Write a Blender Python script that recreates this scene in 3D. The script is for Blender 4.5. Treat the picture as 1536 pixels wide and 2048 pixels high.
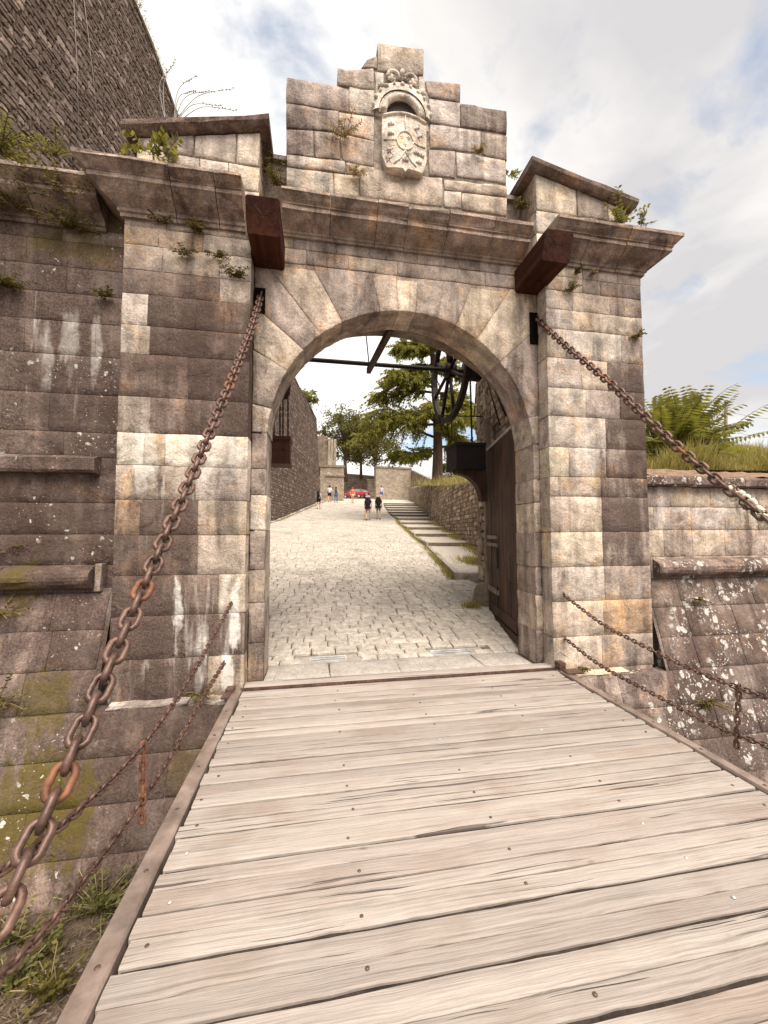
import bpy, math, random
from mathutils import Vector, Matrix, noise as mnoise
R = random.Random(7)
S = bpy.context.scene
for o in list(bpy.data.objects): bpy.data.objects.remove(o)
COL = S.collection
rad = math.radians
# ------------------------------------------------------------------ camera
F, CX, CY, EYE = 770., 768., 1024., 1.65
YAW, PIT, DIST = math.atan(134/770), math.atan(39/770), 4.295
CAM = (0., -DIST, EYE)
cd = bpy.data.cameras.new('camera'); cam = bpy.data.objects.new('camera', cd); COL.objects.link(cam)
cam.location = CAM; cam.rotation_euler = (rad(90)+PIT, 0, -YAW)
cd.sensor_fit = 'HORIZONTAL'; cd.sensor_width = 36; cd.lens = 36*F/1536; cd.clip_end = 3000; cd.clip_start = .05
S.camera = cam
S.render.resolution_x, S.render.resolution_y = 768, 1024
# ------------------------------------------------------------------ sky and sun
SUN = Vector((.16, -.56, 1.0)).normalized()
w = bpy.data.worlds.new('World'); S.world = w; w.use_nodes = True
def world():
    nt = w.node_tree; nt.nodes.clear(); n = nt.nodes.new; L = nt.links.new
    out = n('ShaderNodeOutputWorld'); bg = n('ShaderNodeBackground'); bg.inputs[1].default_value = .1
    sky = n('ShaderNodeTexSky'); sky.sky_type = 'NISHITA'; sky.sun_disc = False
    sky.sun_elevation = math.asin(SUN.z); sky.sun_rotation = math.atan2(SUN.x, SUN.y)
    sky.air_density = 1.0; sky.dust_density = 1.5; sky.ozone_density = 1
    tc = n('ShaderNodeTexCoord')
    sep = n('ShaderNodeSeparateXYZ'); L(tc.outputs['Generated'], sep.inputs[0])
    # flat cloud deck coordinates: direction / (z + .25)
    ad = n('ShaderNodeMath'); ad.operation = 'MAXIMUM'; L(sep.outputs[2], ad.inputs[0]); ad.inputs[1].default_value = 0
    ad2 = n('ShaderNodeMath'); L(ad.outputs[0], ad2.inputs[0]); ad2.inputs[1].default_value = .28
    dv = n('ShaderNodeVectorMath'); dv.operation = 'DIVIDE'; cmb = n('ShaderNodeCombineXYZ')
    for i in range(3): L(ad2.outputs[0], cmb.inputs[i])
    L(tc.outputs['Generated'], dv.inputs[0]); L(cmb.outputs[0], dv.inputs[1])
    mp = n('ShaderNodeMapping'); mp.inputs['Location'].default_value = (1.35, 2.3, .4); L(dv.outputs[0], mp.inputs[0])
    n1 = n('ShaderNodeTexNoise'); n1.inputs['Scale'].default_value = 1.9; n1.inputs['Detail'].default_value = 9; n1.inputs['Roughness'].default_value = .56
    n1.inputs['Distortion'].default_value = .35; L(mp.outputs[0], n1.inputs[0])
    cov = n('ShaderNodeValToRGB'); e = cov.color_ramp.elements; e[0].position = .345; e[1].position = .455
    e[0].color = (.10, .10, .10, 1); e[1].color = (1, 1, 1, 1); L(n1.outputs[0], cov.inputs[0])
    n2 = n('ShaderNodeTexNoise'); n2.inputs['Scale'].default_value = .95; n2.inputs['Detail'].default_value = 7; n2.inputs['Roughness'].default_value = .52
    n2.inputs['Distortion'].default_value = .5
    mp2 = n('ShaderNodeMapping'); mp2.inputs['Location'].default_value = (7.3, 4.9, 2); L(dv.outputs[0], mp2.inputs[0]); L(mp2.outputs[0], n2.inputs[0])
    sh = n('ShaderNodeValToRGB'); e = sh.color_ramp.elements; e[0].position = .40; e[0].color = (3.95, 3.85, 3.9, 1); e[1].position = .60; e[1].color = (7.3, 7.05, 6.6, 1)
    L(n2.outputs[0], sh.inputs[0])
    sm = n('ShaderNodeMixRGB'); sm.blend_type = 'MULTIPLY'; sm.inputs[0].default_value = 1; sm.inputs[2].default_value = (1.45, 1.35, 1.2, 1); L(sky.outputs[0], sm.inputs[1])
    mx = n('ShaderNodeMixRGB'); L(cov.outputs[0], mx.inputs[0]); L(sm.outputs[0], mx.inputs[1]); L(sh.outputs[0], mx.inputs[2])
    L(mx.outputs[0], bg.inputs[0]); L(bg.outputs[0], out.inputs[0])
world()
sd = bpy.data.lights.new('sun', 'SUN'); sun = bpy.data.objects.new('sun', sd); COL.objects.link(sun)
sd.energy = 3.7; sd.angle = rad(48); sd.color = (1, .90, .80); sun.location = (0, 0, 30)
sun.rotation_euler = SUN.to_track_quat('Z', 'Y').to_euler()
S.view_settings.view_transform = 'Standard'; S.view_settings.look = 'None'; S.view_settings.gamma = 1; S.view_settings.exposure = .90
S.view_settings.use_curve_mapping = False
S.cycles.max_bounces = 5; S.cycles.diffuse_bounces = 3; S.cycles.glossy_bounces = 2; S.cycles.transmission_bounces = 2
# ------------------------------------------------------------------ photo pixel -> direction -> point on a known surface
def ray(px, py):
    x = (px-CX)/F; y = -(py-CY)/F; cp, sp, cy, sy = math.cos(PIT), math.sin(PIT), math.cos(YAW), math.sin(YAW)
    f = cp-sp*y; u = sp+cp*y
    return Vector((x*cy+f*sy, -x*sy+f*cy, u))
CV = Vector(CAM)
def onY(px, py, Y=0.): r = ray(px, py); return CV+r*((Y-CAM[1])/r.y)
def onZ(px, py, Z=0.): r = ray(px, py); return CV+r*((Z-CAM[2])/r.z)
def onPlane(px, py, p, n): r = ray(px, py); p = Vector(p); n = Vector(n); return CV+r*((p-CV).dot(n)/r.dot(n))
def proj(p):
    cp, sp, cy, sy = math.cos(PIT), math.sin(PIT), math.cos(YAW), math.sin(YAW)
    dx, dy, dz = p[0]-CAM[0], p[1]-CAM[1], p[2]-CAM[2]
    r = dx*cy-dy*sy; f0 = dx*sy+dy*cy; f = f0*cp+dz*sp; u = -f0*sp+dz*cp
    return (CX+F*r/f, CY-F*u/f, f) if f > .05 else (-1e4, -1e4, -1)
PR = [(-9, .02), (.62, .02), (22.3, 2.42), (37, 4.75), (41, 5.3), (60, 7.2), (120, 11.5)]
def zr(Y):
    for (a, za), (b, zb) in zip(PR, PR[1:]):
        if Y <= b: return za+(zb-za)*(Y-a)/(b-a)
    return PR[-1][1]
def onR(px, py):
    r = ray(px, py); t = 3.
    while t < 140:
        p = CV+r*t
        if p.z <= zr(p.y): return p
        t += .02
    return CV+r*60
# ------------------------------------------------------------------ object helpers
WL = {}
def props(o, label=None, cat=None, group=None, kind=None):
    if label: o['label'] = label
    if cat: o['category'] = cat
    if group: o['group'] = group
    if kind: o['kind'] = kind
    return o
def adopt(o, parent):
    if parent is not None:
        o.parent = parent; o.matrix_parent_inverse = Matrix.Translation(-Vector(WL.get(parent.name, (0, 0, 0))))
def thing(name, label, cat, loc=(0, 0, 0), group=None):
    o = bpy.data.objects.new(name, None); COL.objects.link(o); o.location = loc; o.empty_display_size = .2
    WL[o.name] = tuple(loc); return props(o, label, cat, group)
def obj(name, me, mat=None, parent=None, **k):
    o = bpy.data.objects.new(name, me); COL.objects.link(o); adopt(o, parent)
    if mat is not None and not me.materials: me.materials.append(mat)
    return props(o, **k)
class MB:
    def __init__(s): s.v = []; s.f = []
    def box(s, a, b):
        (x0, y0, z0), (x1, y1, z1) = a, b; i = len(s.v)
        s.v += [(x0, y0, z0), (x1, y0, z0), (x1, y1, z0), (x0, y1, z0), (x0, y0, z1), (x1, y0, z1), (x1, y1, z1), (x0, y1, z1)]
        s.f += [tuple(i+k for k in q) for q in ((3, 2, 1, 0), (4, 5, 6, 7), (0, 1, 5, 4), (1, 2, 6, 5), (2, 3, 7, 6), (3, 0, 4, 7))]; return s
    def obox(s, c, ax, ay, az):
        c, ax, ay, az = map(Vector, (c, ax, ay, az)); i = len(s.v)
        for sx, sy, sz in ((-1, -1, -1), (1, -1, -1), (1, 1, -1), (-1, 1, -1), (-1, -1, 1), (1, -1, 1), (1, 1, 1), (-1, 1, 1)): s.v.append(tuple(c+ax*sx+ay*sy+az*sz))
        s.f += [tuple(i+k for k in q) for q in ((3, 2, 1, 0), (4, 5, 6, 7), (0, 1, 5, 4), (1, 2, 6, 5), (2, 3, 7, 6), (3, 0, 4, 7))]; return s
    def tube(s, pts, rads, n=8, cap=True):
        pts = [Vector(p) for p in pts]
        if not hasattr(rads, '__len__'): rads = [rads]*len(pts)
        i0 = len(s.v); up = Vector((.13, .21, .97))
        for k, p in enumerate(pts):
            t = (pts[min(k+1, len(pts)-1)]-pts[max(k-1, 0)]).normalized()
            a = t.cross(up)
            if a.length < .05: a = t.cross(Vector((1, 0, 0)))
            a.normalize(); b = t.cross(a)
            for j in range(n):
                an = 2*math.pi*j/n; s.v.append(tuple(p+(a*math.cos(an)+b*math.sin(an))*rads[k]))
        for k in range(len(pts)-1):
            for j in range(n):
                a0 = i0+k*n+j; a1 = i0+k*n+(j+1) % n; s.f.append((a0, a0+n, a1+n, a1))
        if cap:
            s.f.append(tuple(i0+j for j in range(n))); s.f.append(tuple(i0+(len(pts)-1)*n+n-1-j for j in range(n)))
        return s
    def ball(s, c, r, n=10, m=7, sq=None):
        c = Vector(c); i0 = len(s.v); r = Vector(r) if hasattr(r, '__len__') else Vector((r, r, r))
        for a in range(m+1):
            th = math.pi*a/m
            for b in range(n):
                ph = 2*math.pi*b/n; s.v.append((c.x+r.x*math.sin(th)*math.cos(ph), c.y+r.y*math.sin(th)*math.sin(ph), c.z+r.z*math.cos(th)))
        for a in range(m):
            for b in range(n): p = i0+a*n+b; q = i0+a*n+(b+1) % n; s.f.append((p, p+n, q+n, q))
        return s
    def grid(s, fn, nu, nv):
        i0 = len(s.v)
        for a in range(nv+1):
            for b in range(nu+1): s.v.append(tuple(fn(b/nu, a/nv)))
        for a in range(nv):
            for b in range(nu): p = i0+a*(nu+1)+b; s.f.append((p, p+1, p+nu+2, p+nu+1))
        return s
    def leaf(s, p, d, L, wd, nrm=None):
        p = Vector(p); d = Vector(d).normalized(); n = Vector(nrm) if nrm else Vector((R.uniform(-1, 1), R.uniform(-1, 1), R.uniform(-.3, 1)))
        a = d.cross(n)
        if a.length < 1e-3: a = d.orthogonal()
        a.normalize(); i = len(s.v); m = p+d*L*.45
        s.v += [tuple(p), tuple(m+a*wd/2), tuple(p+d*L), tuple(m-a*wd/2)]; s.f.append((i, i+1, i+2, i+3)); return s
    def mesh(s, name='m', smooth=False):
        me = bpy.data.meshes.new(name); me.from_pydata(s.v, [], s.f); me.update()
        if smooth: me.polygons.foreach_set('use_smooth', [True]*len(me.polygons))
        return me
    def build(s, name, mat, parent=None, smooth=False, **k): return obj(name, s.mesh(name, smooth), mat, parent, **k)
# ------------------------------------------------------------------ node helpers
def lin(c):
    f = lambda v: v/12.92 if v <= .04045 else ((v+.055)/1.055)**2.4
    return tuple(f(v/255) for v in c)
class NT:
    def __init__(s, name, rough=.85, spec=.3):
        s.m = bpy.data.materials.new(name); s.m.use_nodes = True; s.t = s.m.node_tree; s.t.nodes.clear()
        s.out = s.n('ShaderNodeOutputMaterial'); s.b = s.n('ShaderNodeBsdfPrincipled'); s.L(s.b.outputs[0], s.out.inputs[0])
        s.b.inputs['Roughness'].default_value = rough; s.b.inputs['Specular IOR Level'].default_value = spec
    def n(s, t): return s.t.nodes.new(t)
    def L(s, a, b): s.t.links.new(a, b)
    def setin(s, i, v):
        if hasattr(v, 'is_linked') or isinstance(v, bpy.types.NodeSocket): s.L(v, i)
        elif isinstance(v, (int, float)): i.default_value = v
        else: i.default_value = tuple(v)+((1,) if len(v) == 3 and i.type == 'RGBA' else ())
    def pos(s, scale=(1, 1, 1), obj=False, off=None):
        g = s.n('ShaderNodeTexCoord').outputs['Object'] if obj else s.n('ShaderNodeNewGeometry').outputs['Position']
        v = s.n('ShaderNodeVectorMath'); v.operation = 'MULTIPLY'; s.L(g, v.inputs[0]); v.inputs[1].default_value = scale
        if off is not None:
            a = s.n('ShaderNodeVectorMath'); a.operation = 'ADD'; s.L(v.outputs[0], a.inputs[0]); s.L(off, a.inputs[1]); return a.outputs[0]
        return v.outputs[0]
    def noise(s, vec, sc=1, det=4, ro=.55, dist=0):
        x = s.n('ShaderNodeTexNoise'); s.L(vec, x.inputs['Vector']); x.inputs['Scale'].default_value = sc; x.inputs['Detail'].default_value = det
        x.inputs['Roughness'].default_value = ro; x.inputs['Distortion'].default_value = dist; return x.outputs[0]
    def vor(s, vec, sc=1, feat='F1', rnd=1):
        x = s.n('ShaderNodeTexVoronoi'); x.feature = feat; s.L(vec, x.inputs['Vector']); x.inputs['Scale'].default_value = sc; x.inputs['Randomness'].default_value = rnd
        return x.outputs['Distance']
    def math(s, op, a, b=0., c=None, clamp=False):
        x = s.n('ShaderNodeMath'); x.operation = op; x.use_clamp = clamp; s.setin(x.inputs[0], a); s.setin(x.inputs[1], b)
        if c is not None: s.setin(x.inputs[2], c)
        return x.outputs[0]
    def ramp(s, f, *st):
        x = s.n('ShaderNodeValToRGB'); e = x.color_ramp.elements
        while len(e) < len(st): e.new(.5)
        for k, (p, c) in enumerate(st):
            e[k].position = p; e[k].color = (tuple(c) if hasattr(c, '__len__') else (c, c, c))+(1,)
        s.L(f, x.inputs[0]); return x.outputs[0]
    def mix(s, f, a, b, mode='MIX'):
        x = s.n('ShaderNodeMixRGB'); x.blend_type = mode; s.setin(x.inputs[0], f); s.setin(x.inputs[1], a); s.setin(x.inputs[2], b); return x.outputs[0]
    def attr(s, nm):
        x = s.n('ShaderNodeAttribute'); x.attribute_type = 'OBJECT'; x.attribute_name = nm; return x.outputs['Fac']
    def bump(s, h, st=.5, dist=.02, prev=None):
        x = s.n('ShaderNodeBump'); x.inputs['Strength'].default_value = st; x.inputs['Distance'].default_value = dist; s.L(h, x.inputs['Height'])
        if prev: s.L(prev, x.inputs['Normal'])
        return x.outputs[0]
    def fin(s, col=None, nrm=None, rough=None, metal=None):
        if col is not None: s.setin(s.b.inputs['Base Color'], col)
        if nrm is not None: s.L(nrm, s.b.inputs['Normal'])
        if rough is not None: s.setin(s.b.inputs['Roughness'], rough)
        if metal is not None: s.setin(s.b.inputs['Metallic'], metal)
        return s.m
    def rnd(s):
        a = s.n('ShaderNodeObjectInfo').outputs['Random']; b = s.n('ShaderNodeNewGeometry').outputs['Random Per Island']
        return s.math('FRACT', s.math('ADD', a, b))
# ------------------------------------------------------------------ materials
STAINS = [(60, 1640, .42, .50, .85, 2), (30, 1450, .25, .30, .7, 2), (20, 1180, .14, .3, .6, 2), (120, 455, .5, .16, .6, 2), (390, 1560, .3, .25, .35, 2),   # lime and soot runs on the gateway face: photo centre, half width and half height in metres, strength, white or dark
 (470, 1235, .060, .42, 1.0, 1), (356, 1210, .045, .36, .8, 1), (455, 1345, .075, .20, .75, 1), (290, 915, .10, .35, .55, 1), (110, 650, .10, .34, .32, 1), (165, 680, .05, .38, .35, 1), (60, 690, .06, .3, .25, 1), (215, 640, .3, .12, .0, 1),
 (430, 700, .42, .60, .8, 0), (320, 720, .3, .45, .55, 0), (290, 1080, .28, .55, .6, 0), (1272, 860, .17, 1.0, .75, 0), (60, 1060, .9, .60, .75, 0), (150, 850, .5, .5, .6, 0), (60, 740, .3, .5, .45, 0), (320, 1480, .7, .40, .75, 0), (190, 1620, .7, .5, .65, 0), (150, 1330, .5, .5, .5, 0), (1440, 1330, 1.0, .9, .5, 0)]
def stains(t, c, p, med):
    sp = t.n('ShaderNodeSeparateXYZ'); t.L(p, sp.inputs[0]); wob = t.math('MULTIPLY', t.math('SUBTRACT', t.noise(t.pos((1, 1, .35)), 9, 4, .7), .5), 2.6)
    acc = {0: None, 1: None, 2: None}
    for px, py, rx, rz, s_, k in STAINS:
        if not s_: continue
        q = onY(px, py, -.45 if py > 1420 else 0); dx = t.math('MULTIPLY', t.math('SUBTRACT', sp.outputs[0], q.x), 1/rx); dz = t.math('MULTIPLY', t.math('SUBTRACT', sp.outputs[2], q.z), 1/rz)
        d = t.math('ADD', t.math('SQRT', t.math('ADD', t.math('MULTIPLY', dx, dx), t.math('MULTIPLY', dz, dz))), wob)
        f = t.math('MULTIPLY', t.math('MULTIPLY', t.math('SUBTRACT', 1.15, d), 2.2, clamp=True), s_); acc[k] = f if acc[k] is None else t.math('MAXIMUM', acc[k], f)
    c = t.mix(t.math('MULTIPLY', acc[0], t.ramp(med, (.35, .4), (.6, .9))), c, (.062, .040, .032, 1))
    c = t.mix(t.math('MULTIPLY', acc[2], t.ramp(med, (.35, .55), (.6, .95))), c, t.mix(t.noise(p, 60, 3, .6), (.05, .037, .004), (.15, .115, .015)))
    return t.mix(t.math('MULTIPLY', acc[1], t.ramp(med, (.35, .55), (.55, 1))), c, (.72, .69, .63, 1))
def m_ashlar():
    t = NT('ashlar_stone', .92, .2); oi = t.n('ShaderNodeObjectInfo')
    p = t.pos(); ps = t.pos((1, 1, .16)); off = t.n('ShaderNodeVectorMath'); off.operation = 'SCALE'; t.L(oi.outputs['Color'], off.inputs[0]); off.inputs['Scale'].default_value = 0
    med = t.noise(p, 6, 5, .68, .4); fin = t.noise(p, 55, 3, .7); stk = t.noise(ps, 5.5, 4, .62, .5)
    blo = t.noise(p, 2.7, 4, .66, .7); c0 = t.mix(1, t.mix(.25, oi.outputs['Color'], (.40, .345, .305)), t.ramp(blo, (.34, .60), (.46, .92), (.58, 1.07), (.70, 1.34)), 'MULTIPLY')
    c = t.mix(1, c0, t.ramp(med, (.28, .58), (.5, 1.0), (.70, 1.30)), 'MULTIPLY')
    c = t.mix(t.ramp(t.noise(p, 2.3, 4, .6, .8), (.53, 0), (.66, .62)), c, t.mix(1, c, (1.24, 1.0, .72, 1), 'MULTIPLY'))
    c = t.mix(1, c, t.ramp(fin, (.3, .62), (.65, 1.24)), 'MULTIPLY')
    c = t.mix(1, c, t.ramp(t.noise(t.pos((1, 1, .07)), 5., 4, .6, .25), (.36, .74), (.5, 1.), (.66, 1.2)), 'MULTIPLY')
    # grime follows the object's alpha
    g = t.math('ADD', t.math('MULTIPLY', stk, .6), t.math('MULTIPLY', med, .4))
    lo = t.math('MULTIPLY', t.math('SUBTRACT', t.noise(t.pos((1, 1, .6)), 1.15, 3, .55, .8), .5), .55)
    gf = t.math('MULTIPLY', t.math('SUBTRACT', t.math('ADD', t.math('ADD', g, lo), t.math('MULTIPLY', oi.outputs['Alpha'], .36)), .675), 7., clamp=True)
    gc = t.mix(t.ramp(fin, (.35, 0), (.7, 1)), (.045, .028, .023), (.150, .108, .090))
    c = t.mix(t.math('MULTIPLY', gf, .86), c, gc)
    # moss
    mo = t.math('MULTIPLY', t.math('SUBTRACT', t.math('ADD', t.noise(p, 2.6, 6, .7), t.math('MULTIPLY', t.attr('moss'), .5)), .78), 8, clamp=True)
    c = t.mix(t.math('MULTIPLY', mo, .85), c, t.mix(fin, (.045, .035, .006), (.13, .105, .02)))
    # lime runs
    li = t.math('MULTIPLY', t.math('SUBTRACT', t.math('ADD', t.noise(t.pos((1, 1, .12)), 8, 5, .6, .3), t.math('MULTIPLY', t.attr('lime'), .24)), .70), 6, clamp=True)
    li = t.math('MULTIPLY', li, t.ramp(med, (.3, .2), (.55, 1)))
    c = t.mix(t.math('MULTIPLY', li, .8), c, (.66, .63, .57, 1))
    c = stains(t, c, p, med)
    # lichen blots
    vp = t.n('ShaderNodeVectorMath'); vp.operation = 'ADD'; t.L(p, vp.inputs[0]); sn = t.n('ShaderNodeTexNoise'); sn.inputs['Scale'].default_value = 9; sn.inputs['Detail'].default_value = 4
    t.L(p, sn.inputs['Vector']); sc = t.n('ShaderNodeVectorMath'); sc.operation = 'SCALE'; t.L(sn.outputs['Color'], sc.inputs[0]); sc.inputs['Scale'].default_value = .16; t.L(sc.outputs[0], vp.inputs[1])
    lv = t.vor(vp.outputs[0], 8); lv2 = t.vor(vp.outputs[0], 23)
    at = t.attr('lichen')
    lf = t.math('MULTIPLY', t.math('SUBTRACT', t.math('MULTIPLY', at, .30), lv), 22, clamp=True)
    lf2 = t.math('MULTIPLY', t.math('SUBTRACT', t.math('MULTIPLY', at, .26), lv2), 22, clamp=True)
    lm = t.math('MULTIPLY', t.math('MAXIMUM', lf, lf2), t.ramp(t.noise(p, 2.2, 3, .5), (.46, 0), (.56, 1)))
    lm = t.math('MULTIPLY', lm, t.ramp(fin, (.35, .35), (.55, 1)))
    c = t.mix(t.math('MULTIPLY', lm, .85), c, (.62, .60, .55, 1))
    crk = t.vor(t.pos((1, 1, 1.6), off=None), 3.1, 'DISTANCE_TO_EDGE')
    nb = t.bump(med, .55, .045); nb = t.bump(t.noise(p, 24, 4, .75), .6, .012, nb)
    spall = t.ramp(t.noise(p, 3.1, 3, .5, .9), (.46, 0), (.52, 1)); nb = t.bump(spall, .28, .012, nb)
    return t.fin(c, nb)
def m_simple(name, c1, c2, sc=8, det=6, bump=.4, bd=.01, rough=.85, spec=.25, metal=None, stretch=(1, 1, 1), lo=.35, hi=.65, objc=False):
    t = NT(name, rough, spec); p = t.pos(stretch, objc); a = t.noise(p, sc, det, .65, .3); c = t.ramp(a, (lo, c1), (hi, c2))
    f = t.noise(p, sc*6, 4, .6); c = t.mix(1, c, t.ramp(f, (.3, .75), (.7, 1.2)), 'MULTIPLY')
    nb = t.bump(a, bump, bd); nb = t.bump(f, bump, bd*.3, nb); return t.fin(c, nb, None, metal)
def m_rubble(name, c1, c2, c3, pale=1.5):
    t = NT(name, .93, .15); r = t.rnd(); p = t.pos(); a = t.noise(p, 9, 6, .7); f = t.noise(p, 45, 4, .6)
    c = t.ramp(r, (0, c1), (.45, c2), (.85, c3), (1, tuple(v*pale for v in c3)))
    c = t.mix(1, c, t.ramp(a, (.3, .6), (.7, 1.35)), 'MULTIPLY'); c = t.mix(1, c, t.ramp(f, (.3, .75), (.7, 1.2)), 'MULTIPLY')
    c = t.mix(t.math('MULTIPLY', t.ramp(t.noise(p, 1.1, 4, .6), (.5, 0), (.7, 1)), .5), c, tuple(v*.45 for v in c1))
    nb = t.bump(a, .8, .05); nb = t.bump(f, .5, .012, nb); return t.fin(c, nb)
def m_deck():
    t = NT('weathered_plank', .82, .25); oi = t.n('ShaderNodeObjectInfo')
    cb = t.n('ShaderNodeCombineXYZ')
    t.L(t.math('MULTIPLY', oi.outputs['Random'], 37.), cb.inputs[0]); t.L(t.math('MULTIPLY', oi.outputs['Random'], 91.), cb.inputs[2])
    base = t.pos((1, 1, 1), off=cb.outputs[0])
    warp = t.n('ShaderNodeTexNoise'); warp.inputs['Scale'].default_value = 1.5; warp.inputs['Detail'].default_value = 3; t.L(base, warp.inputs['Vector'])
    wv = t.n('ShaderNodeVectorMath'); wv.operation = 'SCALE'; wv.inputs['Scale'].default_value = .05; t.L(warp.outputs['Color'], wv.inputs[0])
    wa = t.n('ShaderNodeVectorMath'); wa.operation = 'ADD'; t.L(base, wa.inputs[0]); t.L(wv.outputs[0], wa.inputs[1])
    def st(x, y): v = t.n('ShaderNodeVectorMath'); v.operation = 'MULTIPLY'; t.L(wa.outputs[0], v.inputs[0]); v.inputs[1].default_value = (x, y, 1); return v.outputs[0]
    grain = t.noise(st(1.1, 62), 1, 5, .65); fine = t.noise(st(5, 230), 1, 3, .6); broad = t.noise(base, 1.6, 4, .6); crk = t.noise(st(.55, 30), 1, 3, .55)
    c = t.ramp(oi.outputs['Random'], (0, (.285, .246, .217)), (.5, (.37, .326, .288)), (1, (.325, .278, .246)))
    c = t.mix(1, c, t.ramp(grain, (.32, .70), (.48, 1.0), (.75, 1.12)), 'MULTIPLY'); c = t.mix(1, c, t.ramp(fine, (.32, .82), (.6, 1.05)), 'MULTIPLY')
    c = t.mix(t.ramp(broad, (.48, 0), (.68, .55)), c, t.mix(1, c, (.72, .62, .56, 1), 'MULTIPLY'))
    ck = t.ramp(crk, (.328, 1), (.352, 0)); c = t.mix(t.math('MULTIPLY', ck, .75), c, (.045, .03, .026, 1))
    ck2 = t.ramp(t.noise(st(.8, 75), 1, 3, .6), (.30, 1), (.34, 0)); c = t.mix(t.math('MULTIPLY', ck2, .45), c, (.07, .05, .042, 1))
    kn = t.ramp(t.vor(st(1, 2.1), 1.35), (.018, 1), (.05, 0)); c = t.mix(t.math('MULTIPLY', kn, .7), c, (.08, .05, .035, 1))
    nb = t.bump(grain, .55, .012); nb = t.bump(fine, .45, .004, nb)
    inv = t.math('SUBTRACT', 1., ck); nb = t.bump(inv, .9, .012, nb)
    return t.fin(c, nb)
def m_wood(name, c1, c2, ax=2, sc=22, rough=.7, spec=.25):
    t = NT(name, rough, spec); s3 = [sc]*3; s3[ax] = sc*.045; oi = t.n('ShaderNodeObjectInfo'); cb = t.n('ShaderNodeCombineXYZ'); t.L(t.math('MULTIPLY', oi.outputs['Random'], 31.), cb.inputs[0])
    p = t.pos(tuple(s3), off=cb.outputs[0]); g = t.noise(p, 1, 7, .65, .6); f = t.noise(p, 5, 4, .6); b = t.noise(t.pos(), 2.5, 4, .6)
    c = t.ramp(g, (.3, c1), (.7, c2)); c = t.mix(1, c, t.ramp(b, (.3, .6), (.7, 1.3)), 'MULTIPLY'); c = t.mix(1, c, t.ramp(oi.outputs['Random'], (0, .75), (1, 1.2)), 'MULTIPLY')
    nb = t.bump(g, .6, .012); nb = t.bump(f, .3, .004, nb); return t.fin(c, nb)
def m_iron(name, c1, c2, rough=.6, metal=.5, sc=30):
    t = NT(name, rough, .4); p = t.pos(); a = t.noise(p, sc, 6, .7); b = t.noise(p, sc*.2, 4, .6); c = t.ramp(a, (.3, c1), (.7, c2)); c = t.mix(1, c, t.ramp(b, (.3, .65), (.7, 1.35)), 'MULTIPLY')
    return t.fin(c, t.bump(a, .35, .004), t.ramp(b, (.3, rough-.12), (.7, rough+.12)), metal)
def m_leaf(name, c1, c2, trans=.35, sc=1.2):
    t = NT(name, .6, .25); r = t.n('ShaderNodeNewGeometry').outputs['Random Per Island']; a = t.noise(t.pos(), sc, 3, .5)
    c = t.ramp(t.math('ADD', t.math('MULTIPLY', r, .6), t.math('MULTIPLY', a, .4)), (.15, c1), (.85, c2)); t.fin(c)
    tr = t.n('ShaderNodeBsdfTranslucent'); t.L(t.mix(1, c, (1.25, 1.2, .5, 1), 'MULTIPLY'), tr.inputs[0]); mx = t.n('ShaderNodeMixShader'); mx.inputs[0].default_value = trans
    t.L(t.b.outputs[0], mx.inputs[1]); t.L(tr.outputs[0], mx.inputs[2]); t.L(mx.outputs[0], t.out.inputs[0]); return t.m
def m_flat(name, c, rough=.7, spec=.3, metal=0.): t = NT(name, rough, spec); return t.fin(c, None, None, metal)
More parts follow.
